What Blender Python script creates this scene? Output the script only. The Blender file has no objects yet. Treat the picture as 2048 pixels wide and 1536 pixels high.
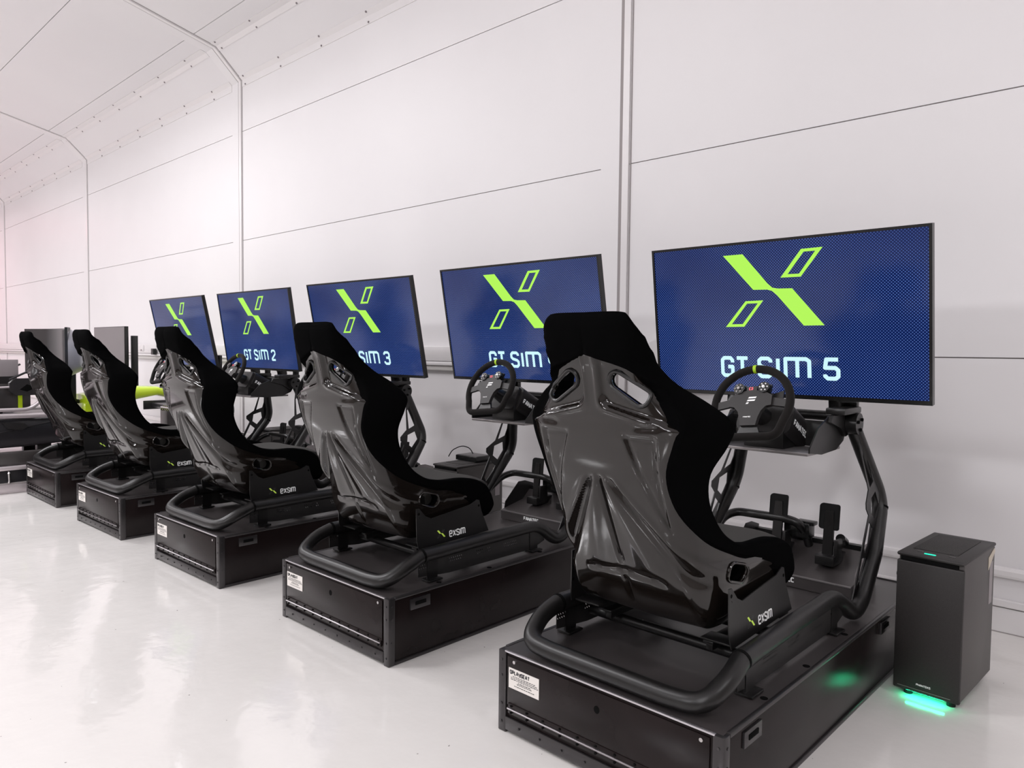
import bpy, bmesh, math, random
from mathutils import Vector, Matrix
random.seed(4)
sc = bpy.context.scene
col = sc.collection

# ------------------------------------------------------------------ camera
F_PX, PITCH, ROLL, YAW, CAM_H = 1469.2, -0.0458, 0.01084, -0.7554, 1.33
def camera():
    cy, sy, cp, sp = math.cos(YAW), math.sin(YAW), math.cos(PITCH), math.sin(PITCH)
    F = Vector((sy*cp, cy*cp, sp)); R = Vector((cy, -sy, 0)); U = R.cross(F)
    cr, sr = math.cos(ROLL), math.sin(ROLL)
    R2 = R*cr + U*sr; U2 = -R*sr + U*cr
    cd = bpy.data.cameras.new('camera'); co = bpy.data.objects.new('camera', cd); col.objects.link(co)
    cd.sensor_width = 36.0; cd.lens = F_PX/2048*36.0; cd.clip_start = .05; cd.clip_end = 200
    m = Matrix(((R2.x, U2.x, -F.x, 0), (R2.y, U2.y, -F.y, 0), (R2.z, U2.z, -F.z, CAM_H), (0, 0, 0, 1)))
    co.matrix_world = m
    sc.camera = co
camera()
sc.view_settings.view_transform = 'Standard'; sc.view_settings.look = 'None'
sc.view_settings.gamma = 1.0; sc.view_settings.use_curve_mapping = False
sc.view_settings.exposure = 0.02
sc.cycles.max_bounces = 5; sc.cycles.diffuse_bounces = 4; sc.cycles.glossy_bounces = 3; sc.cycles.adaptive_threshold = .03
sc.cycles.sample_clamp_indirect = 6.0; sc.cycles.caustics_reflective = False; sc.cycles.caustics_refractive = False
w = bpy.data.worlds.new('world'); sc.world = w; w.use_nodes = True
w.node_tree.nodes['Background'].inputs[0].default_value = (.8, .78, .8, 1); w.node_tree.nodes['Background'].inputs[1].default_value = .15

# ------------------------------------------------------------------ unseen hall lamps: main one placed from shadows, most others added as fill
def area_light(name, loc, size, power, color=(1, 1, 1), aim=None, sizey=None):
    l = bpy.data.lights.new(name, 'AREA'); l.energy = power; l.color = color
    l.shape = 'RECTANGLE'; l.size = size; l.size_y = sizey or size
    o = bpy.data.objects.new(name, l); col.objects.link(o); o.location = loc
    if aim: o.rotation_euler = (Vector(aim)-Vector(loc)).to_track_quat('-Z', 'Y').to_euler()
    return o
WHITE = (.985, .975, 1.0)
LAMPS = [((-8.7, .9, 4.8), 118), ((-14.5, .9, 4.8), 58), ((-19.5, .9, 4.8), 62), ((-5.2, -.8, 5.1), 115), ((-9.6, -2.2, 5.4), 88), ((0.6, -2.6, 4.6), 80),
         ((-9.0, -6.0, 5.2), 105), ((-15.0, -5.0, 5.9), 130), ((-3.4, -7.5, 4.4), 150), ((2.6, -6.5, 4.4), 120), ((-21.0, -5.0, 5.9), 240), ((3.0, 1.4, 4.6), 42)]
for i, (p, e) in enumerate(LAMPS):
    area_light('unseen_lamp_light', p, 1.3, e, WHITE, sizey=.5, aim=(p[0], 4.1, .6) if p[1] < -6.2 else None)  # rearmost lamps tilted to brighten the low wall
area_light('lamp_light_pink', (-21.0, 2.0, 4.4), .8, 45, (1, .3, .42))

# ------------------------------------------------------------------ materials
def rgb(r, g, b):
    f = lambda c: (c/255)/12.92 if c/255 <= .04045 else ((c/255+.055)/1.055)**2.4
    return (f(r), f(g), f(b), 1)
def mat(name, color, rough=.5, metal=0.0, spec=.5, coat=0.0, coat_rough=.05, emit=None, estr=1.0, sheen=0.0):
    m = bpy.data.materials.new(name); m.use_nodes = True; b = m.node_tree.nodes['Principled BSDF']
    b.inputs['Base Color'].default_value = color; b.inputs['Roughness'].default_value = rough
    b.inputs['Metallic'].default_value = metal; b.inputs['Specular IOR Level'].default_value = spec
    b.inputs['Coat Weight'].default_value = coat; b.inputs['Coat Roughness'].default_value = coat_rough
    b.inputs['Sheen Weight'].default_value = sheen
    if emit: b.inputs['Emission Color'].default_value = emit; b.inputs['Emission Strength'].default_value = estr
    return m
def nodes(m):
    return m.node_tree.nodes, m.node_tree.links, m.node_tree.nodes['Principled BSDF']
def add_noise(m, scale, c_lo, c_hi, rough=None, bump=0.0, detail=3, stretch=None, dist=.01):
    N, L, B = nodes(m)
    tc = N.new('ShaderNodeTexCoord'); no = N.new('ShaderNodeTexNoise'); no.inputs['Scale'].default_value = scale
    no.inputs['Detail'].default_value = detail
    src = tc.outputs['Object']
    if stretch:
        mp = N.new('ShaderNodeMapping'); mp.inputs['Scale'].default_value = stretch; L.new(src, mp.inputs[0]); src = mp.outputs[0]
    L.new(src, no.inputs['Vector'])
    r = N.new('ShaderNodeValToRGB'); L.new(no.outputs['Fac'], r.inputs[0])
    r.color_ramp.elements[0].position = .3; r.color_ramp.elements[1].position = .7
    r.color_ramp.elements[0].color = c_lo; r.color_ramp.elements[1].color = c_hi; L.new(r.outputs[0], B.inputs['Base Color'])
    if rough:
        mr = N.new('ShaderNodeMapRange'); mr.inputs['To Min'].default_value = rough[0]; mr.inputs['To Max'].default_value = rough[1]
        L.new(no.outputs['Fac'], mr.inputs['Value']); L.new(mr.outputs[0], B.inputs['Roughness'])
    if bump:
        bp = N.new('ShaderNodeBump'); bp.inputs['Strength'].default_value = bump; bp.inputs['Distance'].default_value = dist
        L.new(no.outputs['Fac'], bp.inputs['Height']); L.new(bp.outputs[0], B.inputs['Normal'])
    return m
M = {}
M['wall'] = add_noise(mat('painted_panel', (.8, .78, .79, 1), .45, spec=.4), .6, (.79, .77, .78, 1), (.83, .81, .82, 1), (.42, .5))
M['ceiling'] = add_noise(mat('ceiling_panel', (.8, .78, .79, 1), .45, spec=.3), .5, (.78, .76, .775, 1), (.81, .79, .80, 1))
M['trim'] = mat('trim_white', (.80, .775, .78, 1), .3)
M['gap'] = mat('joint_grey', (.34, .31, .31, 1), .8)  # plain grey for panel joints and gaps
M['screw'] = mat('screw_grey', (.25, .22, .23, 1), .4, .5)
def floor_mat():
    m = mat('epoxy_floor', (.74, .715, .69, 1), .10, spec=.5, coat=.4, coat_rough=.05)
    m.node_tree.nodes['Principled BSDF'].inputs['Coat IOR'].default_value = 1.6
    N, L, B = nodes(m); tc = N.new('ShaderNodeTexCoord')
    n1 = N.new('ShaderNodeTexNoise'); n1.inputs['Scale'].default_value = 1.3; n1.inputs['Detail'].default_value = 5
    L.new(tc.outputs['Object'], n1.inputs['Vector'])
    r = N.new('ShaderNodeValToRGB'); r.color_ramp.elements[0].color = (.84, .815, .79, 1); r.color_ramp.elements[1].color = (.90, .875, .85, 1)
    L.new(n1.outputs['Fac'], r.inputs[0])
    sp = N.new('ShaderNodeTexNoise'); sp.inputs['Scale'].default_value = 38; sp.inputs['Detail'].default_value = 1
    L.new(tc.outputs['Object'], sp.inputs['Vector'])
    th = N.new('ShaderNodeMath'); th.operation = 'GREATER_THAN'; th.inputs[1].default_value = .80; L.new(sp.outputs['Fac'], th.inputs[0])
    mx = N.new('ShaderNodeMix'); mx.data_type = 'RGBA'; L.new(th.outputs[0], mx.inputs[0]); L.new(r.outputs[0], mx.inputs[6])
    mx.inputs[7].default_value = (.34, .32, .31, 1); L.new(mx.outputs[2], B.inputs['Base Color'])
    n2 = N.new('ShaderNodeTexNoise'); n2.inputs['Scale'].default_value = 9; n2.inputs['Detail'].default_value = 3
    L.new(tc.outputs['Object'], n2.inputs['Vector'])
    n3 = N.new('ShaderNodeTexNoise'); n3.inputs['Scale'].default_value = 1.1; n3.inputs['Detail'].default_value = 2
    L.new(tc.outputs['Object'], n3.inputs['Vector'])
    ad = N.new('ShaderNodeMath'); ad.operation = 'MULTIPLY_ADD'; ad.inputs[1].default_value = 4.0
    L.new(n3.outputs['Fac'], ad.inputs[0]); L.new(n2.outputs['Fac'], ad.inputs[2])
    bp = N.new('ShaderNodeBump'); bp.inputs['Strength'].default_value = .5; bp.inputs['Distance'].default_value = .004
    L.new(ad.outputs[0], bp.inputs['Height']); L.new(bp.outputs[0], B.inputs['Normal']); L.new(bp.outputs[0], B.inputs['Coat Normal'])
    mr = N.new('ShaderNodeMapRange'); mr.inputs['To Min'].default_value = .06; mr.inputs['To Max'].default_value = .22
    L.new(n1.outputs['Fac'], mr.inputs['Value']); L.new(mr.outputs[0], B.inputs['Roughness'])
    return m
M['floor'] = floor_mat()
M['shell'] = mat('gloss_black_shell', (.008, .006, .005, 1), .10, spec=.4, coat=.45, coat_rough=.03)
M['fabric'] = add_noise(mat('black_fabric', (.002, .002, .002, 1), .95, spec=.02), 900, (.0012, .0012, .0013, 1), (.0026, .0026, .0028, 1), bump=.3, dist=.001)
M['cushion'] = add_noise(mat('grey_cushion', (.06, .058, .055, 1), .9, spec=.2), 700, (.05, .048, .046, 1), (.075, .072, .068, 1), bump=.2, dist=.001)
M['powder'] = add_noise(mat('black_powder_coat', (.007, .006, .006, 1), .36), 500, (.005, .0045, .0045, 1), (.008, .0075, .0075, 1), bump=.08, dist=.0005)
M['plate'] = mat('black_steel_plate', (.010, .0095, .0095, 1), .34)
M['rubber'] = mat('black_rubber', (.012, .012, .012, 1), .8, spec=.25)
M['case'] = add_noise(mat('case_panel', (.05, .045, .046, 1), .36, spec=.22), 6, (.0085, .0055, .0055, 1), (.014, .0095, .0095, 1), (.20, .30), .03)
M['case_top'] = add_noise(mat('case_lid', (.03, .026, .026, 1), .25, spec=.9), 5, (.038, .033, .033, 1), (.060, .053, .053, 1), (.26, .38), .03)
M['case_edge'] = mat('case_extrusion', (.07, .066, .068, 1), .3, .75)
M['bright'] = mat('worn_bright_edge', (.66, .64, .67, 1), .26, .9)
M['hinge_steel'] = mat('hinge_steel', (.34, .32, .33, 1), .22, .9)
M['steel'] = mat('polished_steel', (.6, .58, .58, 1), .2, 1.0)
M['hole'] = mat('dark_hole', (.003, .003, .003, 1), .9, spec=.1)
M['label'] = mat('label_paper', (.80, .76, .72, 1), .5)
M['ink'] = mat('label_ink', (.03, .03, .035, 1), .6)
M['white_print'] = mat('white_print', (.85, .85, .85, 1), .5, emit=(1, 1, 1, 1), estr=.12)
M['green_print'] = mat('lime_print', (.62, .85, .12, 1), .5, emit=(.6, .9, .1, 1), estr=.12)
M['grey_print'] = mat('outline_print', (.10, .10, .10, 1), .5)
M['alcantara'] = mat('dark_grey_suede', (.010, .0085, .008, 1), .85, spec=.15, sheen=.1)
M['lime'] = mat('lime_band', (.42, .68, .02, 1), .6)
M['hub'] = mat('hub_plastic', (.018, .016, .016, 1), .5)
M['alu'] = mat('grey_aluminium', (.30, .28, .28, 1), .35, .6)
M['pc'] = add_noise(mat('pc_case_mesh', (.020, .018, .018, 1), .5), 420, (.012, .010, .010, 1), (.022, .019, .018, 1))
M['pc_side'] = add_noise(mat('pc_side_panel', (.07, .063, .060, 1), .42), 4, (.052, .046, .044, 1), (.072, .065, .062, 1), (.38, .5))
M['led'] = mat('green_led', (.0, .6, .35, 1), .4, emit=(.02, 1, .45, 1), estr=24)
M['led_top'] = mat('green_led_button', (.0, .6, .35, 1), .4, emit=(.0, .9, .55, 1), estr=1.0)
M['red_led'] = mat('red_display', (.3, .02, .03, 1), .3, emit=(1, .12, .18, 1), estr=1.3)
M['blue_led'] = mat('blue_shift_light', (.05, .1, .5, 1), .3, emit=(.08, .25, 1, 1), estr=.8)
M['off_screen'] = mat('dark_display_glass', (.03, .028, .030, 1), .12, spec=.7)
M['grey_back'] = mat('grey_back_panel', (.30, .27, .28, 1), .4)
M['limebody'] = mat('lime_bodywork', (.66, .90, .02, 1), .25, coat=.5)
M['carbon'] = mat('dark_bodywork', (.02, .019, .022, 1), .3)
M['silver'] = mat('silver_rail', (.62, .56, .58, 1), .35, .5)
M['bezel'] = mat('black_bezel', (.008, .008, .008, 1), .25)
M['beige'] = mat('sticker_beige', (.62, .55, .45, 1), .5)
M['logo_lime'] = mat('screen_lime', (0, 0, 0, 1), .3, spec=.3, emit=rgb(178, 245, 88), estr=1.0)
M['logo_text'] = mat('screen_pale_blue', (0, 0, 0, 1), .3, spec=.3, emit=rgb(205, 246, 255), estr=1.0)
def screen_mat():
    m = mat('halftone_screen', (.002, .003, .008, 1), .14, spec=.42)
    N, L, B = nodes(m); tc = N.new('ShaderNodeTexCoord')
    sx = N.new('ShaderNodeSeparateXYZ'); L.new(tc.outputs['Object'], sx.inputs[0])
    def math_(op, a, b=None, c=None):
        n = N.new('ShaderNodeMath'); n.operation = op
        for i, v in enumerate((a, b, c)):
            if v is None: continue
            if isinstance(v, (int, float)): n.inputs[i].default_value = v
            else: L.new(v, n.inputs[i])
        return n.outputs[0]
    P = .0082
    x, z = sx.outputs['X'], sx.outputs['Z']
    u = math_('MULTIPLY', math_('ADD', x, z), 2*math.pi/(P*1.5)); v = math_('MULTIPLY', math_('SUBTRACT', x, z), 2*math.pi/(P*1.5))
    d = math_('ADD', math_('COSINE', u), math_('COSINE', v))
    th = math_('MULTIPLY', math_('SUBTRACT', d, .45), 1.6)
    n = N.new('ShaderNodeClamp'); L.new(th, n.inputs[0])
    # dots swell through broad soft clouds
    no = N.new('ShaderNodeTexNoise'); no.inputs['Scale'].default_value = 2.2; no.inputs['Detail'].default_value = 1; L.new(tc.outputs['Object'], no.inputs['Vector'])
    k = N.new('ShaderNodeMapRange'); k.inputs['From Min'].default_value = .3; k.inputs['From Max'].default_value = .7
    k.inputs['To Min'].default_value = .35; k.inputs['To Max'].default_value = .9; L.new(no.outputs['Fac'], k.inputs['Value'])
    f = math_('MULTIPLY', n.outputs[0], k.outputs[0])
    mx = N.new('ShaderNodeMix'); mx.data_type = 'RGBA'; L.new(f, mx.inputs[0])
    mx.inputs[6].default_value = rgb(5, 24, 76); mx.inputs[7].default_value = rgb(92, 122, 196)
    L.new(mx.outputs[2], B.inputs['Emission Color']); B.inputs['Emission Strength'].default_value = 1.0
    return m
M['screen'] = screen_mat()
def perforated():
    m = bpy.data.materials.new('perforated_skirt'); m.use_nodes = True
    N, L = m.node_tree.nodes, m.node_tree.links; B = N['Principled BSDF']
    B.inputs['Base Color'].default_value = (.016, .015, .015, 1); B.inputs['Roughness'].default_value = .42
    tc = N.new('ShaderNodeTexCoord'); sx = N.new('ShaderNodeSeparateXYZ'); L.new(tc.outputs['Object'], sx.inputs[0])
    def math_(op, a, b=None):
        n = N.new('ShaderNodeMath'); n.operation = op
        for i, v in enumerate((a, b)):
            if v is None: continue
            if isinstance(v, (int, float)): n.inputs[i].default_value = v
            else: L.new(v, n.inputs[i])
        return n.outputs[0]
    y, z = sx.outputs['Y'], sx.outputs['Z']
    # rows of small slots, slanted, in four groups along the rail
    yy = math_('ADD', y, math_('MULTIPLY', z, .5))
    a = math_('GREATER_THAN', math_('SINE', math_('MULTIPLY', yy, 2*math.pi/.0125)), .15)
    b = math_('GREATER_THAN', math_('SINE', math_('MULTIPLY', z, 2*math.pi/.014)), .1)
    g = math_('GREATER_THAN', math_('SINE', math_('MULTIPLY', math_('SUBTRACT', y, .20), 2*math.pi/.19)), -.1)
    zz = math_('MULTIPLY', math_('GREATER_THAN', z, .347), math_('LESS_THAN', z, .378))
    r = math_('MULTIPLY', math_('GREATER_THAN', y, .22), math_('LESS_THAN', y, .98))
    f = math_('MULTIPLY', math_('MULTIPLY', a, b), math_('MULTIPLY', math_('MULTIPLY', g, zz), r))
    tr = N.new('ShaderNodeBsdfTransparent'); ms = N.new('ShaderNodeMixShader')
    L.new(f, ms.inputs[0]); L.new(B.outputs[0], ms.inputs[1]); L.new(tr.outputs[0], ms.inputs[2])
    L.new(ms.outputs[0], N['Material Output'].inputs[0]); return m
M['perf'] = perforated()

# ------------------------------------------------------------------ mesh helpers
class MB:
    def __init__(s): s.v = []; s.f = []
    def add(s, vs, fs):
        n = len(s.v); s.v += [tuple(p) for p in vs]; s.f += [tuple(i+n for i in f) for f in fs]; return s
    def box(s, x0, x1, y0, y1, z0, z1, b=0.0):
        if b <= 0:
            vs = [(x, y, z) for z in (z0, z1) for y in (y0, y1) for x in (x0, x1)]
            return s.add(vs, [(0, 2, 3, 1), (4, 5, 7, 6), (0, 1, 5, 4), (2, 6, 7, 3), (0, 4, 6, 2), (1, 3, 7, 5)])
        bm = bmesh.new(); bmesh.ops.create_cube(bm, size=1)
        for v in bm.verts: v.co = Vector(((x0+x1)/2+v.co.x*(x1-x0), (y0+y1)/2+v.co.y*(y1-y0), (z0+z1)/2+v.co.z*(z1-z0)))
        bmesh.ops.bevel(bm, geom=bm.edges[:], offset=b, segments=2, profile=.5, affect='EDGES')
        bm.verts.index_update()
        s.add([v.co[:] for v in bm.verts], [[v.index for v in f.verts] for f in bm.faces]); bm.free(); return s
    def prism(s, pts, frame, d0, d1):
        """pts 2d polygon; frame(a,b,d) -> 3d; extruded from d0 to d1"""
        n = len(pts)
        vs = [frame(a, b, d0) for a, b in pts]+[frame(a, b, d1) for a, b in pts]
        fs = [tuple(range(n))[::-1], tuple(range(n, 2*n))]+[(i, (i+1) % n, n+(i+1) % n, n+i) for i in range(n)]
        return s.add(vs, fs)
    def tube(s, pts, r, n=16, closed=False, cap=True, radii=None):
        pts = [Vector(p) for p in pts]; m = len(pts); rings = []; up = None
        for i, p in enumerate(pts):
            if closed: t = (pts[(i+1) % m]-pts[i-1]).normalized()
            else: t = (pts[min(i+1, m-1)]-pts[max(i-1, 0)]).normalized()
            if up is None:
                a = Vector((0, 0, 1)) if abs(t.z) < .9 else Vector((1, 0, 0)); up = (a-t*a.dot(t)).normalized()
            else: up = (up-t*up.dot(t)).normalized()
            sd = t.cross(up); rr = radii[i] if radii else r
            rings.append([p+up*rr*math.cos(2*math.pi*k/n)+sd*rr*math.sin(2*math.pi*k/n) for k in range(n)])
        vs = [v for rg in rings for v in rg]; fs = []
        for i in range(m if closed else m-1):
            j = (i+1) % m; off = 0
            if closed and j == 0:
                best = min(range(n), key=lambda o: (rings[i][0]-rings[0][o]).length); off = best
            for k in range(n): fs.append((i*n+k, i*n+(k+1) % n, j*n+(k+1+off) % n, j*n+(k+off) % n))
        if cap and not closed: fs += [tuple(range(n))[::-1], tuple((m-1)*n+k for k in range(n))]
        return s.add(vs, fs)
    def cyl(s, a, b, r, n=20, r2=None):
        return s.tube([a, b], r, n, radii=[r, r if r2 is None else r2])
    def build(s, name, m, parent=None, off=(0, 0, 0), smooth=35, props=None):
        me = bpy.data.meshes.new(name); o = Vector(off)
        me.from_pydata([tuple(Vector(v)-o) for v in s.v], [], s.f); me.update()
        bm = bmesh.new(); bm.from_mesh(me); bmesh.ops.recalc_face_normals(bm, faces=bm.faces)
        if smooth:
            for f in bm.faces: f.smooth = True
            for e in bm.edges:
                if len(e.link_faces) == 2 and e.calc_face_angle(0) > math.radians(smooth): e.smooth = False
        bm.to_mesh(me); bm.free()
        me.materials.append(m if not isinstance(m, str) else M[m])
        ob = bpy.data.objects.new(name, me); col.objects.link(ob)
        if parent is not None: ob.parent = parent
        if props:
            for k, v in props.items(): ob[k] = v
        return ob
def fillet(pts, r, n=6):
    """round the inner corners of a polyline"""
    pts = [Vector(p) for p in pts]; out = [pts[0]]
    for i in range(1, len(pts)-1):
        a, b, c = pts[i-1], pts[i], pts[i+1]; rr = r[i] if isinstance(r, (list, tuple)) else r
        l1, l2 = (a-b).length, (c-b).length; d = min(rr, l1*.49, l2*.49)
        p, q = b+(a-b).normalized()*d, b+(c-b).normalized()*d
        for k in range(n+1):
            t = k/n; out.append(p*(1-t)**2+b*2*t*(1-t)+q*t*t)
    return out+[pts[-1]]
def rrect(w, h, r, n=5, cx=0, cy=0):
    o = []
    for (sx, sy, a0) in ((1, 1, 0), (-1, 1, 90), (-1, -1, 180), (1, -1, 270)):
        for k in range(n+1):
            a = math.radians(a0+90*k/n); o.append((cx+sx*(w/2-r)+r*math.cos(a), cy+sy*(h/2-r)+r*math.sin(a)))
    return o
def capsule(L, r, ang=0, n=8, cx=0, cy=0):
    o = []; ca, sa = math.cos(ang), math.sin(ang)
    for k in range(n+1):
        a = -math.pi/2+math.pi*k/n; o.append((L/2+r*math.cos(a), r*math.sin(a)))
    for k in range(n+1):
        a = math.pi/2+math.pi*k/n; o.append((-L/2+r*math.cos(a), r*math.sin(a)))
    return [(cx+x*ca-y*sa, cy+x*sa+y*ca) for x, y in o]
def empty(name, loc, rz, label, cat, group=None):
    o = bpy.data.objects.new(name, None); col.objects.link(o); o.empty_display_size = .1
    o.location = loc; o.rotation_euler = (0, 0, rz); o['label'] = label; o['category'] = cat
    if group: o['group'] = group
    return o
def copy_tree(o, parent=None):
    c = o.copy(); col.objects.link(c); c.parent = parent
    for ch in [x for x in bpy.data.objects if x.parent == o]:
        copy_tree(ch, c)
    return c
def struct(mb, name, m, smooth=0):
    return mb.build(name, m, smooth=smooth, props={'kind': 'structure'})

# stroke lettering: each glyph is (width, [polyline, ...]) on a unit-high body
GL = {
 'G': (.62, [[(.62, .74), (.62, .86), (.5, 1), (.12, 1), (0, .88), (0, .12), (.12, 0), (.5, 0), (.62, .12), (.62, .5), (.34, .5)]]),
 'T': (.66, [[(0, 1), (.66, 1)], [(.33, 1), (.33, 0)]]),
 'S': (.60, [[(.6, .78), (.6, .88), (.48, 1), (.12, 1), (0, .88), (0, .66), (.12, .55), (.48, .45), (.6, .34), (.6, .12), (.48, 0), (.12, 0), (0, .12), (0, .22)]]),
 'I': (.0, [[(0, 0), (0, 1)]]),
 'M': (.92, [[(0, 0), (0, 1), (.8, 1), (.92, .88), (.92, 0)], [(.46, 1), (.46, 0)]]),
 '1': (.25, [[(0, .8), (.25, 1), (.25, 0)]]),
 '2': (.6, [[(0, .76), (0, .88), (.12, 1), (.48, 1), (.6, .88), (.6, .62), (0, .12), (0, 0), (.6, 0)]]),
 '3': (.6, [[(0, .8), (0, .88), (.12, 1), (.48, 1), (.6, .88), (.6, .64), (.48, .53), (.2, .53)], [(.48, .53), (.6, .42), (.6, .12), (.48, 0), (.12, 0), (0, .12), (0, .2)]]),
 '4': (.6, [[(0, 1), (0, .42), (.12, .3), (.6, .3)], [(.5, .75), (.5, 0)]]),
 '5': (.6, [[(.6, 1), (.06, 1), (.0, .56), (.48, .56), (.6, .44), (.6, .12), (.48, 0), (.12, 0), (0, .12), (0, .2)]]),
 'E': (.58, [[(.58, 1), (0, 1), (0, 0), (.58, 0)], [(0, .5), (.5, .5)]]),
 'e': (.58, [[(.58, .0), (.12, 0), (0, .12), (0, .88), (.12, 1), (.46, 1), (.58, .88), (.58, .5), (0, .5)]]),
 'X': (.6, [[(0, 1), (.6, 0)], [(.6, 1), (0, 0)]]),
 'F': (.55, [[(.55, 1), (0, 1), (0, 0)], [(0, .5), (.48, .5)]]),
 'A': (.64, [[(0, 0), (.26, 1), (.38, 1), (.64, 0)], [(.1, .34), (.54, .34)]]),
 'N': (.6, [[(0, 0), (0, 1), (.6, 0), (.6, 1)]]),
 'C': (.58, [[(.58, 1), (.1, 1), (0, .9), (0, .1), (.1, 0), (.58, 0)]]),
 'P': (.58, [[(0, 0), (0, 1), (.48, 1), (.58, .9), (.58, .55), (.48, .45), (0, .45)]]),
 'L': (.5, [[(0, 1), (0, 0), (.5, 0)]]),
 'Y': (.6, [[(0, 1), (0, .6), (.1, .5), (.6, .5)], [(.6, 1), (.6, .12), (.5, 0), (.05, 0)]]),
 'H': (.6, [[(0, 0), (0, 1)], [(.6, 0), (.6, 1)], [(0, .5), (.6, .5)]]),
 'K': (.58, [[(0, 0), (0, 1)], [(.58, 1), (0, .5), (.58, 0)]]),
 'O': (.6, [[(0, .1), (0, .9), (.1, 1), (.5, 1), (.6, .9), (.6, .1), (.5, 0), (.1, 0), (0, .1)]]),
}
def lettering(mb, text, frame, x, y, h, th=.16, gap=.34, wsc=1.0, d=0.0, space=.42):
    """strokes as flat ribbons; frame(a,b,d)->3d ; th = stroke/height"""
    hw = th*h/2; H = h-2*hw; cx = x+hw; k = 0
    for ch in text:
        if ch == ' ': cx += space*h*wsc; continue
        w, strokes = GL[ch]
        for st in strokes:
            pts = [(cx+a*H*wsc, y+hw+b*H) for a, b in st]
            for (x0, y0), (x1, y1) in zip(pts, pts[1:]):
                l = math.hypot(x1-x0, y1-y0)
                if l < 1e-7: continue
                nx, ny = -(y1-y0)/l*hw, (x1-x0)/l*hw; k += 1
                mb.add([frame(x0+nx, y0+ny, d), frame(x0-nx, y0-ny, d), frame(x1-nx, y1-ny, d), frame(x1+nx, y1+ny, d)], [(0, 1, 2, 3)])
            for (px, py) in pts[1:-1]:
                mb.add([frame(px+hw*math.cos(a*math.pi/5), py+hw*math.sin(a*math.pi/5), d) for a in range(10)], [tuple(range(10))])
        cx += (w*wsc+gap)*H+0
    return cx
LOGO_MAIN = [(-.238, .292), (-.144, .292), (-.034, .158), (-.012, .138), (.012, .133), (.075, .131), (.208, -.029), (.121, -.029), (.008, .104), (-.014, .124), (-.036, .131), (-.100, .133)]
LOGO_UP = ([(.025, .179), (.117, .293), (.207, .294), (.113, .178)], [(.057, .192), (.128, .281), (.176, .281), (.106, .191)])
LOGO_LO = ([(-.238, -.030), (-.138, .084), (-.055, .085), (-.148, -.030)], [(-.208, -.018), (-.131, .073), (-.081, .073), (-.156, -.018)])
def logo(mb, frame, s=1.0, ox=0, oy=0, d=0, outlines=True, main=True):
    T = lambda p: frame(ox+p[0]*s, oy+p[1]*s, d)
    if main: mb.add([T(p) for p in LOGO_MAIN], [tuple(range(len(LOGO_MAIN)))])
    if outlines:
        for outer, inner in (LOGO_UP, LOGO_LO):
            mb.add([T(p) for p in outer+inner], [(i, (i+1) % 4, 4+(i+1) % 4, 4+i) for i in range(4)])

# ------------------------------------------------------------------ the hall
D = 4.161; X0 = -2.8875; BAY = 5.4427; XL, XR = -26.0, 5.5
ZC, ZB, ZA, ZE = 1.318, 2.587, 3.851, 4.435
HY, HZ = 3.85, 4.735          # top of the haunch
SL = .226; RY = -4.0; RZ = HZ+(HY-RY)*SL; YB = -11.5
def ceil_z(y): return HZ+(HY-y)*SL if y > RY else RZ-(RY-y)*SL
mb = MB(); mb.box(XL-.2, XR+.2, YB-.2, D+.2, -.1, 0); struct(mb, 'floor', 'floor')
# wall panels, course by course, with a recessed joint behind
mb = MB(); g = .003
xs = [XL]+[X0-k*BAY for k in (4, 3, 2, 1, 0)]+[X0+BAY, XR]
for a, b in zip(xs, xs[1:]):
    for z0, z1 in ((.0, ZC), (ZC, ZB), (ZB, ZA), (ZA, ZE+.02)):
        mb.box(a+.002, b-.002, D, D+.08, z0+(g if z0 else 0), z1-g)
struct(mb, 'wall_back', 'wall')
mb = MB(); mb.box(XL, XR, D+.012, D+.10, 0, ZE+.3); struct(mb, 'wall_back', 'gap')
# haunch and roof slopes
def slab(pts, name, m, x0=XL, x1=XR, th=.06):
    mb = MB()
    for (y0, z0), (y1, z1) in zip(pts, pts[1:]):
        l = math.hypot(y1-y0, z1-z0); ny, nz = -(z1-z0)/l*th, (y1-y0)/l*th
        if nz < 0 and abs(nz) > 1e-6: ny, nz = -ny, -nz
        mb.prism([(y0, z0), (y1, z1), (y1+ny, z1+nz), (y0+ny, z0+nz)], lambda a, b, d: (d, a, b), x0, x1)
    return struct(mb, name, m)
slab([(D, ZE), (HY, HZ)], 'ceiling', 'ceiling')
def cy(y): return (y, ceil_z(y))
seams = [HY, 3.60, 2.58, 1.56, .54, -.48, -1.5, -2.52, -3.54, RY]
mb = MB()
for a, b in zip(seams, seams[1:]):
    (y0, z0), (y1, z1) = cy(a-.004), cy(b+.004)
    mb.prism([(y0, z0), (y1, z1), (y1, z1+.08), (y0, z0+.08)], lambda p, q, d: (d, p, q), XL, XR)
struct(mb, 'ceiling', 'ceiling')
slab([cy(HY), cy(RY)], 'ceiling', 'gap').location.z = .035
slab([cy(RY), (YB, ceil_z(YB))], 'ceiling', 'ceiling')
M['far_wall'] = mat('far_wall_paint', (.42, .385, .365, 1), .6)
mb = MB(); mb.box(XL-.1, XR+.1, YB-.1, YB, 0, ceil_z(YB)+.1); struct(mb, 'wall_front', 'far_wall')
mb = MB(); mb.box(XL-.12, XL, YB, D+.1, 0, RZ+.1); struct(mb, 'wall_left', 'wall')
mb = MB(); mb.box(XR, XR+.12, YB, D+.1, 0, RZ+.1); struct(mb, 'wall_right', 'far_wall')
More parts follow.
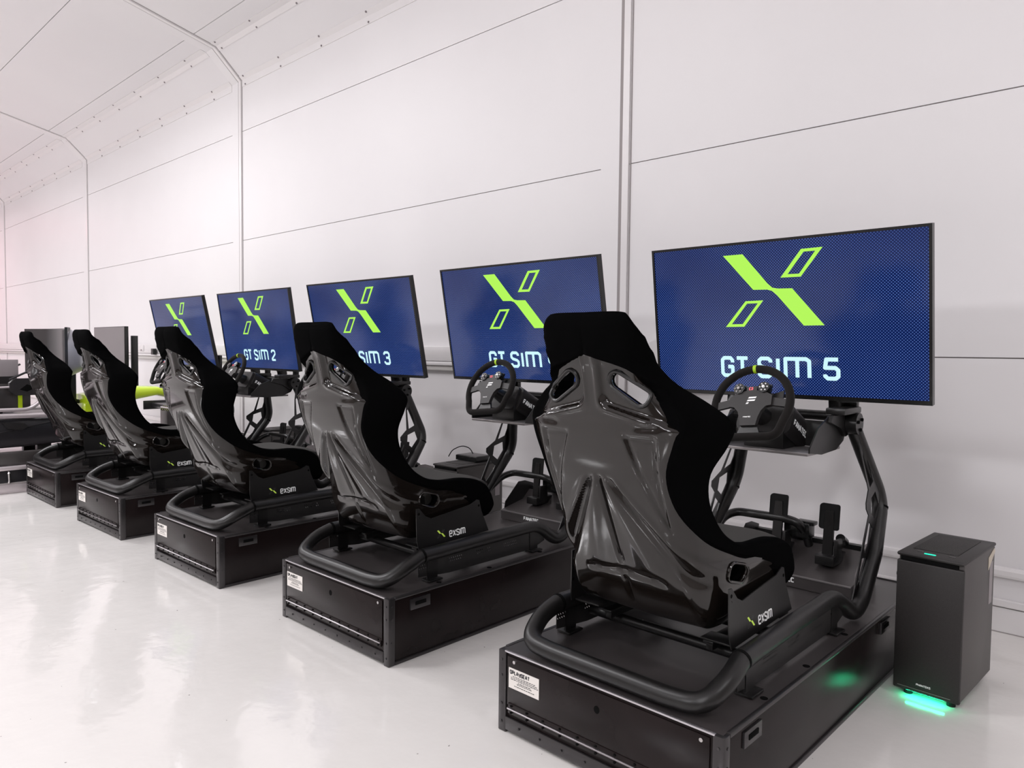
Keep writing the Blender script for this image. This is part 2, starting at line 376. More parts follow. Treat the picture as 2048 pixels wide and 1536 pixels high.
# portal frame covers: flat cladding strip and a folded channel, up the wall, round the haunch and over the roof
n = 0
for k in range(0, 4):
    X = X0-k*BAY
    prof = [(D, 0), (D, ZE), (HY, HZ), (RY, RZ)]
    def band(x0, x1, off, m, idx, d0=0.0):
        mb = MB(); pin = []
        def inset(t):
            return [(D-t, 0), (D-t, ZE-t*.45), (HY-t*.55, HZ-t*.9), (RY, RZ-t*1.02)]
        a, b = inset(off), inset(d0)
        for i in range(3):
            p = [a[i], a[i+1], b[i+1], b[i]]
            mb.prism(p, lambda u, v, d: (d, u, v), x0, x1)
        o = struct(mb, 'trim_%d' % idx, m); return o
    n += 1; band(X-.205, X-.052, .004, 'wall', n)
    n += 1; band(X-.058, X-.022, .0025, 'gap', n)
    n += 1; band(X-.020, X+.030, .016, 'trim', n)
    n += 1; band(X+.036, X+.044, .0025, 'gap', n)
# eaves flashings with their screws
def flashing(a, b, fs):
    global n
    n += 1; mb = MB(); l = math.hypot(b[0]-a[0], b[1]-a[1]); ny, nz = (b[1]-a[1])/l, -(b[0]-a[0])/l
    if ny > 0: ny, nz = -ny, -nz
    if abs(ny) < .3 and nz > 0: ny, nz = -ny, -nz
    t = .006
    for k in range(-1, 5):
        xa, xb = X0-k*BAY-BAY+.05 if k < 4 else XL, X0-k*BAY-.21
        mb.prism([a, b, (b[0]+ny*t, b[1]+nz*t), (a[0]+ny*t, a[1]+nz*t)], lambda u, v, d: (d, u, v), max(xa, XL), min(xb, XR))
    struct(mb, 'trim_%d' % n, 'trim')
    mb = MB(); x = -1.0
    while x > -19:
        for f in (fs,):
            y, z = a[0]+(b[0]-a[0])*f, a[1]+(b[1]-a[1])*f
            mb.cyl((x, y+ny*.004, z+nz*.004), (x, y+ny*.013, z+nz*.013), .010, 8)
        x -= .8
    n += 1; struct(mb, 'trim_%d' % n, 'screw')
e = .055; hl = math.hypot(D-HY, HZ-ZE); hy, hz = (HY-D)/hl, (HZ-ZE)/hl
flashing((D, ZE-e-.02), (D, ZE), .2)
flashing((D, ZE), (D+hy*e, ZE+hz*e), .8)
flashing((HY-hy*e, HZ-hz*e), (HY, HZ), .2)
flashing((HY, HZ), (HY-.065, HZ+.065*SL), .8)
# skirting: foot board, ledge, panel and a rounded dado duct
mb = MB(); mb.box(XL, XR, D-.010, D, 0, .120, .0); mb.box(XL, XR, D-.020, D, .126, .163, .006); struct(mb, 'baseboard_back', 'trim')
mb = MB(); mb.box(XL, XR, D-.004, D, .119, .127); mb.box(XL, XR, D-.012, D, .0, .004); struct(mb, 'baseboard_back', 'gap')
mb = MB(); mb.box(XL, XR, D-.035, D, .268, .322, .016); struct(mb, 'baseboard_back', 'trim')

# dado trunking with sockets (left of the rightmost portal frame)
t = empty('cable_trunking', (-9.0, D, 1.155), 0, 'long white dado cable trunking running along the wall behind the screens', 'trunking')
b = MB(); b.box(XL+.05, X0-.45, D-.060, D-.0005, 1.232, 1.360, .008); b.build('trunking_body', 'trim', t, t.location)
b = MB(); b.box(XL+.05, X0-.45, D-.066, D-.0005, 1.196, 1.228, .008); b.build('trunking_lid', 'trim', t, t.location)
b = MB(); b.box(XL+.05, X0-.45, D-.045, D-.0005, 1.155, 1.194, .004); b.build('trunking_foot', mat('trunking_grey', (.62, .60, .58, 1), .4), t, t.location)  # foot strip in a greyer white than the body
for i, x in enumerate((-11.62, -11.27)):
    t = empty('wall_socket', (x, D-.060, 1.30), 0, ('white double wall socket beside the grey display, nearer to it' if i == 0 else 'white wall socket on the trunking, next to the leftmost small steering wheel'), 'socket')
    b = MB(); b.box(x-.075, x+.075, D-.072, D-.0605, 1.262, 1.345, .004); b.build('socket_plate', 'trim', t, t.location)
    b = MB(); b.box(x-.02, x+.02, D-.076, D-.0725, 1.268, 1.284); b.build('switch', 'screw', t, t.location)
t = empty('wall_sensor', (-10.745, D, 1.215), 0, 'tiny black box on the wall just above the leftmost steering wheel', 'sensor')
b = MB(); b.box(-10.79, -10.70, D-.12, D-.075, 1.215, 1.30, .004); b.box(-10.76, -10.73, D-.08, D-.067, 1.24, 1.28, .002); b.build('sensor_body', 'bezel', t, t.location)
t = empty('junction_box', (-2.45, D, 1.13), 0, 'white rounded wall box just left of the screen reading GT SIM 5', 'box')
b = MB(); b.prism([(-2.18, 1.12), (-2.18, 1.41), (-2.56, 1.41)]+[(-2.56-.13*math.sin(a*math.pi/12), 1.28+.13*math.cos(a*math.pi/12)) for a in range(1, 7)]+[(-2.69, 1.12)], lambda a, c, d: (a, d, c), D-.07, D-.0005)
b.build('box_body', 'trim', t, t.location)

# housings and wires added round the unseen lamps, most of them fill
for i, (p, e) in enumerate(LAMPS):
    zc = ceil_z(p[1])
    t = empty('unseen_lamp', p, 0, 'unseen white hanging lamp panel, one of a set added to light the hall', 'ceiling lamp', 'ceiling lamp panels')
    b = MB(); b.box(p[0]-.66, p[0]+.66, p[1]-.26, p[1]+.26, p[2]+.004, p[2]+.05, .005); h_ = b.build('unseen_lamp_housing', 'trim', t, t.location)
    if p[1] < -6.2: h_.rotation_euler = (math.atan2(4.1-p[1], p[2]-.6), 0, 0)
    for sx in (-.5, .5):
        b = MB(); b.cyl((p[0]+sx, p[1], p[2]+.05), (p[0]+sx, p[1], zc+.01), .004, 6); b.build('hanger_wire', 'steel', t, t.location)

# ------------------------------------------------------------------ rig positions  (number: x, y, yaw)
RIG = {5: (-1.3301, 1.8126, -.0055), 4: (-2.8547, 1.8429, .0036), 3: (-4.3197, 1.7959, .0201), 2: (-5.7747, 1.7812, .0243), 1: (-7.2128, 1.7836, .0075)}
ORD = {5: 'first', 4: 'second', 3: 'third', 2: 'fourth', 1: 'fifth'}
def rig_point(k, p):
    x, y, a = RIG[k]; ca, sa = math.cos(a), math.sin(a)
    return (x+p[0]*ca-p[1]*sa, y+p[0]*sa+p[1]*ca, p[2])
def place(proto, base, labels):
    """proto was built for rig 5 (its empty sits at base); put one on every rig"""
    for k in (5, 4, 3, 2, 1):
        o = proto if k == 5 else copy_tree(proto)
        o.location = rig_point(k, base); o.rotation_euler = (0, 0, RIG[k][2]); o['label'] = labels[k]
W, HC, LC = .857, .289, 1.83

# ---- flight case
def flight_case():
    base = (0, .9, 0)
    t = empty('flight_case', base, 0, '', 'flight case', 'flight cases under the simulators')
    B = lambda mb, name, m, **k: mb.build(name, m, t if 'parent' not in k else k['parent'], base, props=k.get('props'))
    h = W/2
    mb = MB(); mb.box(-h+.006, h-.006, .006, LC-.006, .008, HC-.004, .002); B(mb, 'case_body', 'case')
    mb = MB(); mb.box(-h+.012, h-.012, .014, LC-.012, HC-.0035, HC-.0005); B(mb, 'case_lid', 'case_top')
    # corner angles and edge extrusions
    for sx in (-1, 1):
        for y0, y1 in ((-.001, .034), (LC-.034, LC+.001)):
            mb = MB(); a, c = sorted((sx*h, sx*(h-.036)))
            mb.box(a, c, y0, y1, .0, HC-.001, .004)
            yy = y0 if y0 < .5 else y1
            for z in (.035, .1, .2, .255): mb.cyl((sx*(h-.017), yy-.0025*(1 if y0 < .5 else -1), z), (sx*(h-.017), yy+.001, z), .0045, 8)
            for z in (.1, .2, .255): mb.cyl((sx*(h+.0025), (y0+y1)/2, z), (sx*(h-.001), (y0+y1)/2, z), .0045, 8)
            B(mb, 'corner_angle', 'case_edge')
    for sx in (-1, 1):
        mb = MB(); a, c = sorted((sx*h, sx*(h-.014))); mb.box(a, c, .034, LC-.034, HC-.012, HC+.0015, .002); mb.box(a, c, .034, LC-.034, 0, .016, .003); B(mb, 'edge_extrusion', 'case_edge')
    mb = MB(); mb.box(-h+.03, h-.03, -.0005, .010, HC-.0045, HC+.0015, .001); B(mb, 'top_edge_strip', 'bright', props={'label': 'bright worn top edge strip'})
    mb = MB(); mb.box(-h+.034, h-.034, LC-.012, LC+.0005, HC-.012, HC+.004, .0015); B(mb, 'front_edge_strip', 'case_edge')
    mb = MB(); mb.box(-h+.036, h-.036, -.002, .006, .012, .058, .002)
    for i in range(8): mb.cyl((-h+.10+i*.095, -.0055, .035), (-h+.10+i*.095, 0, .035), .004, 8)
    B(mb, 'bottom_rail', 'case_edge')
    mb = MB(); mb.box(-h+.044, h-.044, -.0015, .006, .104, HC-.014, .001); fl = B(mb, 'drop_flap', 'case')
    mb = MB(); fr = lambda a, c, d: (a, d, c)
    mb.prism([(.0+.0105*math.cos(i*math.pi/8), .219+.0125*math.sin(i*math.pi/8)) for i in range(16)], fr, -.0022, .001); B(mb, 'lock_hole', 'hole', parent=fl)
    mb = MB(); mb.box(-h+.05, h-.05, -.0035, .004, .076, .112, .001); hp = B(mb, 'hinge_leaf', 'case')
    mb = MB(); mb.cyl((-h+.05, -.006, .093), (h-.05, -.006, .093), .0038, 10); B(mb, 'hinge_pin', 'hinge_steel', parent=hp)
    for i in range(11):
        for z in (.082, .105):
            mb = MB(); mb.cyl((-h+.066+i*.0725, -.0065, z), (-h+.066+i*.0725, -.003, z), .0042, 8); B(mb, 'hinge_rivet', 'hole', parent=hp)
    for x in (-.35, .36):
        mb = MB(); mb.cyl((x, -.006, .262), (x, -.001, .262), .006, 10); B(mb, 'flap_bolt', 'steel')
    mb = MB(); mb.box(-.376, -.238, -.0032, -.001, .168, .238); lp = B(mb, 'label_plate', 'label')
    ink = MB(); fr = lambda a, c, d: (a, d, c)
    lettering(ink, 'OPLAYSEAT', fr, -.371, .2175, .0145, .24, .30, 1.05, -.0036)
    for j, (z, w_) in enumerate(((.2105, .10), (.2050, .118), (.1995, .118), (.1925, .05), (.1875, .06), (.1785, .085))):
        x = -.307-w_/2
        while x < -.307+w_/2:
            l = random.uniform(.004, .012); ink.add([(x, -.0036, z), (x+l, -.0036, z), (x+l, -.0036, z+.0024), (x, -.0036, z+.0024)], [(0, 1, 2, 3)]); x += l+.0022
    ink.build('label_print', 'ink', lp, base, smooth=0)
    for y in (.17, 1.35):   # recessed latches on both long sides
        for sx in (-1, 1):
            mb = MB(); x = sx*h
            a, c = sorted((x+sx*.002, x-sx*.008)); mb.box(a, c, y-.055, y+.055, .215, .262, .001); lt = B(mb, 'butterfly_latch', 'case_edge')
            a, c = sorted((x+sx*.0045, x)); mb = MB(); mb.box(a, c, y-.03, y+.03, .232, .248, .001); B(mb, 'latch_handle', 'hole', parent=lt)
    for sx in (-1, 1):
        for y in (.1, LC-.1):
            mb = MB(); mb.cyl((sx*.36, y, 0), (sx*.36, y, .009), .03, 12); B(mb, 'rubber_foot', 'rubber')
    for (u, v) in ((.40, .62), (.40, .30), (.39, 1.0), (-.15, .14), (.12, .16)):
        mb = MB(); mb.cyl((u, v, HC-.001), (u, v, HC+.0005), .012 if u > .3 else .006, 12); B(mb, 'lid_recess', 'hole')
    place(t, base, {5: 'nearest black flight case, with the big tubular frame, beside the computer tower', 4: 'black flight case second from the right, white sticker on its grey end',
        3: 'black flight case in the middle of the five, with a greyish end panel', 2: 'black flight case second from the left with a row of rivets on its end', 1: 'leftmost and smallest-looking black flight case, beside the formula simulator platform'})
flight_case()

# ---- cockpit frame: tubes, uprights, gussets, side plates, wheel deck, pedal tray, screen arms
def cockpit_frame():
    base = (0, .9, HC)
    t = empty('cockpit_frame', base, 0, '', 'simulator frame', 'tubular simulator frames on the cases')
    B = lambda mb, name, m, parent=None, props=None, smooth=35: mb.build(name, m, parent or t, base, props=props, smooth=smooth)
    R = .031
    rear = [(.355, .235, .412), (.364, .15, .385), (.335, .050, .329), (.22, .045, .322), (-.22, .045, .322), (-.335, .050, .329), (-.364, .15, .385), (-.355, .235, .412)]
    rr = [0, .05, .11, .03, .03, .11, .05, 0]
    mb = MB(); mb.tube(fillet(rear, rr, 8), R, 20); B(mb, 'rear_hoop', 'powder')
    for s in (-1, 1):
        mb = MB(); side = [(s*.355, .235, .412), (s*.345, .6, .414), (s*.335, 1.04, .412), (s*.365, 1.155, .318), (s*.367, 1.24, .345), (s*.362, 1.40, .51)]
        mb.tube(fillet(side, [0, .05, .075, .05, .06, 0], 8), R, 20); B(mb, 'side_rail', 'powder')
        mb = MB(); mb.cyl((s*.3553, .229, .411), (s*.3547, .241, .4125), R+.0012, 20); B(mb, 'joint_ring', 'hole')
        mb = MB(); up = [(s*.362, 1.40, .51), (s*.338, 1.535, .68), (s*.322, 1.545, .745), (s*.238, 1.46, 1.03)]
        mb.tube(fillet(up, [0, .09, .09, 0], 8), R, 20); B(mb, 'upright', 'powder')
        mb = MB(); mb.tube([(s*.3378, 1.531, .676), (s*.3372, 1.535, .684)], R+.0015, 20); B(mb, 'joint_ring', 'hole')
        # lattice gusset behind the upright (towards the driver)
        def fr(v, z, d):   # follows the inward lean of the upright
            u = .345 if z < .72 else .345-(z-.72)*.30
            return (s*(u+d), v, z)
        outer = [(1.46, 1.01), (1.425, .90), (1.40, .77), (1.335, .725), (1.335, .70), (1.365, .67), (1.30, .55), (1.235, .41), (1.20, .352), (1.26, .37), (1.38, .50), (1.50, .66), (1.53, .74), (1.505, .86)]
        w1 = [(1.435, .90), (1.470, .94), (1.483, .84), (1.476, .795), (1.420, .775)]
        w2 = [(1.400, .735), (1.470, .755), (1.485, .70), (1.435, .645), (1.392, .675)]
        w3 = [(1.372, .645), (1.415, .610), (1.395, .575), (1.335, .520), (1.32, .545)]
        w4 = [(1.30, .505), (1.345, .50), (1.28, .420), (1.25, .405)]
        mb = MB(); bm = bmesh.new()
        cc = []
        for loop in (outer, w1, w2, w3, w4):
            vs = [bm.verts.new((a, b, 0)) for a, b in loop]
            for i in range(len(vs)): cc.append(bm.edges.new((vs[i], vs[(i+1) % len(vs)])))
        res = bmesh.ops.triangle_fill(bm, edges=cc, use_beauty=True)
        bm.verts.index_update(); th = .004
        vv = [v.co[:] for v in bm.verts]; tri = [[v.index for v in f.verts] for f in bm.faces]
        bd = [(e.verts[0].index, e.verts[1].index) for e in bm.edges if len(e.link_faces) == 1]
        bm.free(); N_ = len(vv)
        mb.add([fr(a, b, -th/2) for a, b, c in vv]+[fr(a, b, th/2) for a, b, c in vv],
               [tuple(f) for f in tri]+[tuple(i+N_ for i in f[::-1]) for f in tri]+[(i, j, j+N_, i+N_) for i, j in bd])
        g_ = B(mb, 'gusset_plate', 'plate', smooth=0)
        # pivot head at the top of the upright
        mb = MB(); mb.cyl((s*.228, 1.45, 1.035), (s*.272, 1.45, 1.035), .046, 28); B(mb, 'pivot_disc', 'plate')
        mb = MB()
        for a in (40, 160, 280):
            y, z = 1.45+.026*math.cos(math.radians(a)), 1.035+.026*math.sin(math.radians(a)); mb.cyl((s*.2725, y, z), (s*.279, y, z), .007, 10)
        B(mb, 'pivot_bolts', 'hole')
        mb = MB(); mb.prism([(1.47, .99), (1.435, 1.0), (1.40, 1.075), (1.27, 1.075), (1.25, 1.05), (1.36, 1.02), (1.42, .98)], lambda a, b, d: (s*(.215+d), a, b), -.012, .012); B(mb, 'deck_arm', 'powder')
        # screen arm: upright post and foot
        mb = MB(); mb.box(s*.228-.026, s*.228+.026, 1.462, 1.492, 1.085, 1.25, .004); mb.box(s*.228-.045, s*.228+.035, 1.30, 1.495, 1.078, 1.106, .006)
        B(mb, 'screen_arm', 'plate')
        # perforated skirt beneath the rail
        mb = MB(); q = [(.22, .395), (.22, .318), (.40, HC+.012), (.98, HC+.012), (1.08, .33), (1.04, .40)]
        mb.prism(q, lambda a, b, d: (s*(.352+d), a, b), -.0015, .0015); o = B(mb, 'rail_skirt', 'perf', smooth=0)
        # material works in object space of the part: shift it back to rig coordinates
        o.data.transform(Matrix.Translation((0, base[1], base[2]))); o.location = (0, -base[1], -base[2])
        for q in (.26, .95):
            mb = MB(); mb.box(s*.352-.03, s*.352+.03, q, q+.08, HC+.0018, HC+.010, .002); mb.box(s*.352-.004, s*.352+.004, q+.01, q+.07, HC+.006, .40); B(mb, 'frame_foot', 'powder')
        # seat side plate with the printed mark
        pl = [(.245, .612), (.262, .612), (.300, .572), (.335, .556), (.58, .585), (.622, .604), (.640, .598), (.655, .545), (.700, .440), (.255, .425), (.246, .47)]
        mb = MB(); mb.prism(pl, lambda a, b, d: (s*(.305+d+(.5-b)*.10*(b < .5)), a, b), -.002, .002); sp = B(mb, 'seat_side_plate', 'plate')
        mb = MB()
        for i in range(5): mb.cyl((s*.3069, .259, .588-.021*i), (s*.3078, .259, .588-.021*i), .0065, 10)
        mb.cyl((s*.3069, .636, .572), (s*.3078, .636, .572), .006, 10)
        B(mb, 'adjustment_holes', 'hole', sp)
        if s == 1:
            fp = lambda a, b, d: (.3085+d+(.5-b)*.10*(b < .5), a, b)
            lg = MB(); logo(lg, fp, .115, .392, .463, 0, outlines=False); B(lg, 'printed_emblem', 'green_print', sp, smooth=0)
            lg = MB(); logo(lg, fp, .115, .392, .463, 0, main=False); B(lg, 'emblem_outline', 'grey_print', sp, smooth=0)
            lg = MB(); x = .440
            x = lettering(lg, 'eXSIM', fp, x, .452, .031, .17, .28, 1.0); B(lg, 'printed_name', 'white_print', sp, smooth=0)
    # cross members
    for q in (.40, .66):
        mb = MB(); mb.tube([(-.33, q, .352), (.33, q, .352)], .018, 12); B(mb, 'seat_cross_tube', 'powder')
    for s in (-1, 1):
        mb = MB(); mb.box(s*.20-.012, s*.20+.012, .33, .74, .370, .392, .002); mb.box(s*.20-.018, s*.20+.018, .32, .72, .393, .402, .002); B(mb, 'seat_slider', 'plate')
        for q in (.27, .62):
            mb = MB(); mb.box(min(s*.20, s*.305), max(s*.20, s*.305), q, q+.07, .425, .431, .001); B(mb, 'slider_bracket', 'plate')
    mb = MB(); mb.tube([(-.245, 1.46, 1.06), (.245, 1.46, 1.06)], .022, 14); B(mb, 'top_cross_tube', 'powder')
    # wheel deck
    dk = MB(); dk.box(-.205, .205, 1.075, 1.42, .925, .938, .003); d_ = B(dk, 'wheel_deck', 'alu')
    for s in (-1, 1):
        ch = [(1.08, .938), (1.08, .955), (1.16, 1.03), (1.27, 1.072), (1.46, 1.072), (1.48, 1.02), (1.44, .96), (1.36, .928), (1.2, .922)]
        mb = MB(); mb.prism(ch, lambda a, b, d: (s*(.205+d), a, b), 0, .006); B(mb, 'deck_cheek', 'plate', d_)
    mb = MB(); mb.box(-.20, .20, 1.30, 1.306, .94, 1.05, .001); B(mb, 'deck_back', 'plate', d_)
    # front foot hoop and pedal tray
    mb = MB(); mb.tube(fillet([(-.362, 1.34, .44), (-.362, 1.50, .53), (-.33, 1.565, .55), (-.07, 1.56, .555), (-.02, 1.57, .54), (-.005, 1.62, .48), (-.005, 1.66, .42)], .05, 6), .020, 14); B(mb, 'pedal_hoop', 'powder')
    mb = MB()
    mb.prism([(1.40, HC+.002), (1.40, .345), (1.60, .385), (1.66, .44), (1.665, .44), (1.665, HC+.001)], lambda a, b, d: (d, a, b), -.275, .275); tr = B(mb, 'pedal_tray', 'case_top')
    mb = MB(); mb.prism([(1.665, HC+.001), (1.665, .462), (1.70, .462), (1.70, HC+.001)], lambda a, b, d: (d, a, b), -.275, .275); B(mb, 'tray_back', 'plate', tr)
    mb = MB(); mb.box(-.275, .275, 1.397, 1.403, .340, .348, .001); B(mb, 'tray_lip', 'alu', tr)
    fp = lambda a, b, d: (a, 1.3985, b)
    lg = MB(); lettering(lg, 'FANATEC', fp, -.085, .312, .022, .22, .26, 1.2); B(lg, 'printed_name', 'white_print', tr, smooth=0)
    for s in (-1, 1):
        mb = MB(); mb.prism([(1.42, HC+.002), (1.44, .39), (1.56, .50), (1.62, .50), (1.70, .475), (1.70, HC+.002)], lambda a, b, d: (s*(.275+d), a, b), 0, .004); B(mb, 'tray_side', 'alu' if s > 0 else 'plate', tr)  # right side in pale metal colour to stand for a reflection on it
    place(t, base, {5: 'nearest black tubular simulator frame, with uprights fully visible beside the computer tower', 4: 'second black tubular simulator frame from the right, on the case with a white sticker',
        3: 'black tubular simulator frame in the middle of the row of five', 2: 'black tubular simulator frame second from the left, under the screen reading GT SIM 2', 1: 'leftmost black tubular simulator frame, next to the formula simulator'})
cockpit_frame()

# ---- bucket seat
SEC = [  # base centre (v, z), base half width, rim (u, v, z), tw
 ((-.104, 1.420), .128, (.160, -.080, 1.412), .0),
 ((-.108, 1.402), .136, (.176, -.060, 1.392), .0),
 ((-.102, 1.368), .138, (.178, -.030, 1.360), .0),
 ((-.089, 1.322), .136, (.175, .000, 1.320), .0),
 ((-.074, 1.285), .132, (.176, .028, 1.285), .42),
 ((-.062, 1.235), .142, (.212, .072, 1.232), .80),
 ((-.052, 1.180), .168, (.290, .118, 1.178), .74),
 ((-.044, 1.125), .190, (.354, .138, 1.124), .70),
 ((-.036, 1.060), .194, (.338, .138, 1.062), .66),
 ((-.018, .970), .190, (.280, .150, .972), .64),
 ((.020, .870), .184, (.262, .180, .880), .70),
 ((.070, .760), .186, (.272, .235, .790), .84),
 ((.118, .660), .200, (.285, .310, .735), .93),
 ((.158, .570), .218, (.292, .385, .715), .945),
 ((.200, .500), .225, (.296, .445, .710), .945),
 ((.262, .460), .225, (.299, .505, .708), .935),
 ((.360, .452), .225, (.301, .560, .700), .92),
 ((.480, .458), .225, (.303, .620, .685), .89),
 ((.600, .470), .225, (.304, .675, .660), .80),
 ((.690, .480), .222, (.303, .722, .622), .62),
 ((.735, .490), .218, (.298, .745, .570), .50),
]
def lerp(a, b, t):
    if isinstance(a, tuple): return tuple(lerp(x, y, t) for x, y in zip(a, b))
    return a+(b-a)*t
def crom(p0, p1, p2, p3, t):
    if isinstance(p1, tuple): return tuple(crom(a, b, c, d, t) for a, b, c, d in zip(p0, p1, p2, p3))
    return .5*((2*p1)+(-p0+p2)*t+(2*p0-5*p1+4*p2-p3)*t*t+(-p0+3*p1-3*p2+p3)*t**3)
def section(s):
    s = max(0, min(len(SEC)-1.0001, s)); i = int(s); t = s-i; g_ = lambda j: SEC[max(0, min(len(SEC)-1, j))]
    return tuple(crom(g_(i-1)[k], g_(i)[k], g_(i+1)[k], g_(i+2)[k], t) for k in range(4))
def outer_pt(S, t, dw=0.0, dr=0.0):
    (v, z), w_, (ru, rv, rz), _ = S
    a = abs(t); sg = 1 if t >= 0 else -1; w_ -= dw; ru -= dr
    if a <= .5:
        x = a/.5; cr = .010*(x*x)
        return Vector((sg*w_*x, v+cr*.6, z+cr*.3))
    x = (a-.5)/.5
    cu, cv, cz = w_+(ru-w_)*.55+.02*min(1.0, max(0.0, ru-w_)/.07), v+(rv-v)*.12, z+(rz-z)*.12
    b0, b1, b2 = (1-x)**2, 2*x*(1-x), x*x
    return Vector((sg*(b0*w_+b1*cu+b2*ru), b0*(v+.006)+b1*cv+b2*rv, b0*(z+.003)+b1*cz+b2*rz))
def sstep(a, b, x):
    t = max(0, min(1, (x-a)/(b-a))); return t*t*(3-2*t)
def relief(p):
    """pressed shapes of the shell's back; positive = pushed in"""
    u, v, z = abs(p.x), p.y, p.z; d = 0.0
    if v > .33 and z < .62: return 0
    # pockets round the harness slots, leaving a central spine
    pa, pb = u-.028, z-(1.168-.24*max(0, u-.03)); hh = max(.03-abs(pa-pb), 0)/.03
    dp = min(pa, pb)-hh*hh*.03*.25; d += .018*sstep(-.002, .014, dp)-.003*math.exp(-((dp+.006)/.007)**2)
    # shoulder crease
    d += .006*math.exp(-((z-1.105-(u-.1)*.10)/.009)**2)*sstep(.13, .17, u)
    # inverted triangular flank panel
    e = min(1.080-z, (u-.112-(1.075-z)*.36)*.94, .206-u)
    d += .008*sstep(-.003, .006, e)+.007*math.exp(-(e/.0045)**2)
    # centre groove, and a valley opening away from it on each side
    d += .016*math.exp(-(u/.0060)**2)*sstep(.955, .935, z)*sstep(.655, .675, z)
    if .58 < z < .97:
        q = .95-z; c = .030+q*.66; hw_ = .009+q*.055
        f = sstep(.955, .92, z)*sstep(.60, .66, z)
        d += .017*math.exp(-(abs(u-c)/hw_)**2.2)*f
        d -= .005*math.exp(-((u-c-hw_*2.0)/(hw_*.9))**2)*f
        d -= .006*math.exp(-((u-c*.5)/(.010+q*.12))**2)*f
    # low centre crease and cross crease
    d += .008*math.exp(-(u/.007)**2)*sstep(.50, .52, z)*sstep(.62, .60, z)
    d += .008*math.exp(-((z-.630+u*.10)/.007)**2)*sstep(.16, .13, u)
    return d
def seat_grid(rows, ts, off=0.0, rel=True, s0=0.0, s1=None):
    s1 = len(SEC)-1 if s1 is None else s1; G = []
    for i in range(rows+1):
        s = s0+(s1-s0)*i/rows; S = section(s); G.append([outer_pt(S, t) for t in ts])
    R_ = len(G); C_ = len(ts); out = []
    for i in range(R_):
        row = []
        for j in range(C_):
            a = G[min(i+1, R_-1)][j]-G[max(i-1, 0)][j]; b = G[i][min(j+1, C_-1)]-G[i][max(j-1, 0)]
            nn = a.cross(b)
            if nn.length < 1e-9: nn = Vector((0, -1, 0))
            nn.normalize()
            # outward = away from the sitter
            sv = s0+(s1-s0)*i/rows; c = Vector((0, G[i][C_//2].y+.25, G[i][C_//2].z+(-.15 if sv < 4 else min(.10, -.15+(sv-4)*.06))))
            if nn.dot(G[i][j]-c) < 0: nn = -nn
            d = relief(G[i][j]) if rel else 0
            row.append(G[i][j]+nn*(off-d))
        out.append(row)
    return out
def cut(ob, cutters):
    for c in cutters:
        md = ob.modifiers.new('cut', 'BOOLEAN'); md.operation = 'DIFFERENCE'; md.solver = 'EXACT'; md.object = c
    dg = bpy.context.evaluated_depsgraph_get(); me = bpy.data.meshes.new_from_object(ob.evaluated_get(dg))
    ob.modifiers.clear(); old = ob.data; ob.data = me; bpy.data.meshes.remove(old)
SLOT_C, SLOT_ANG, SLOT_L, SLOT_R = (.122, 1.222), -.56, .085, .023
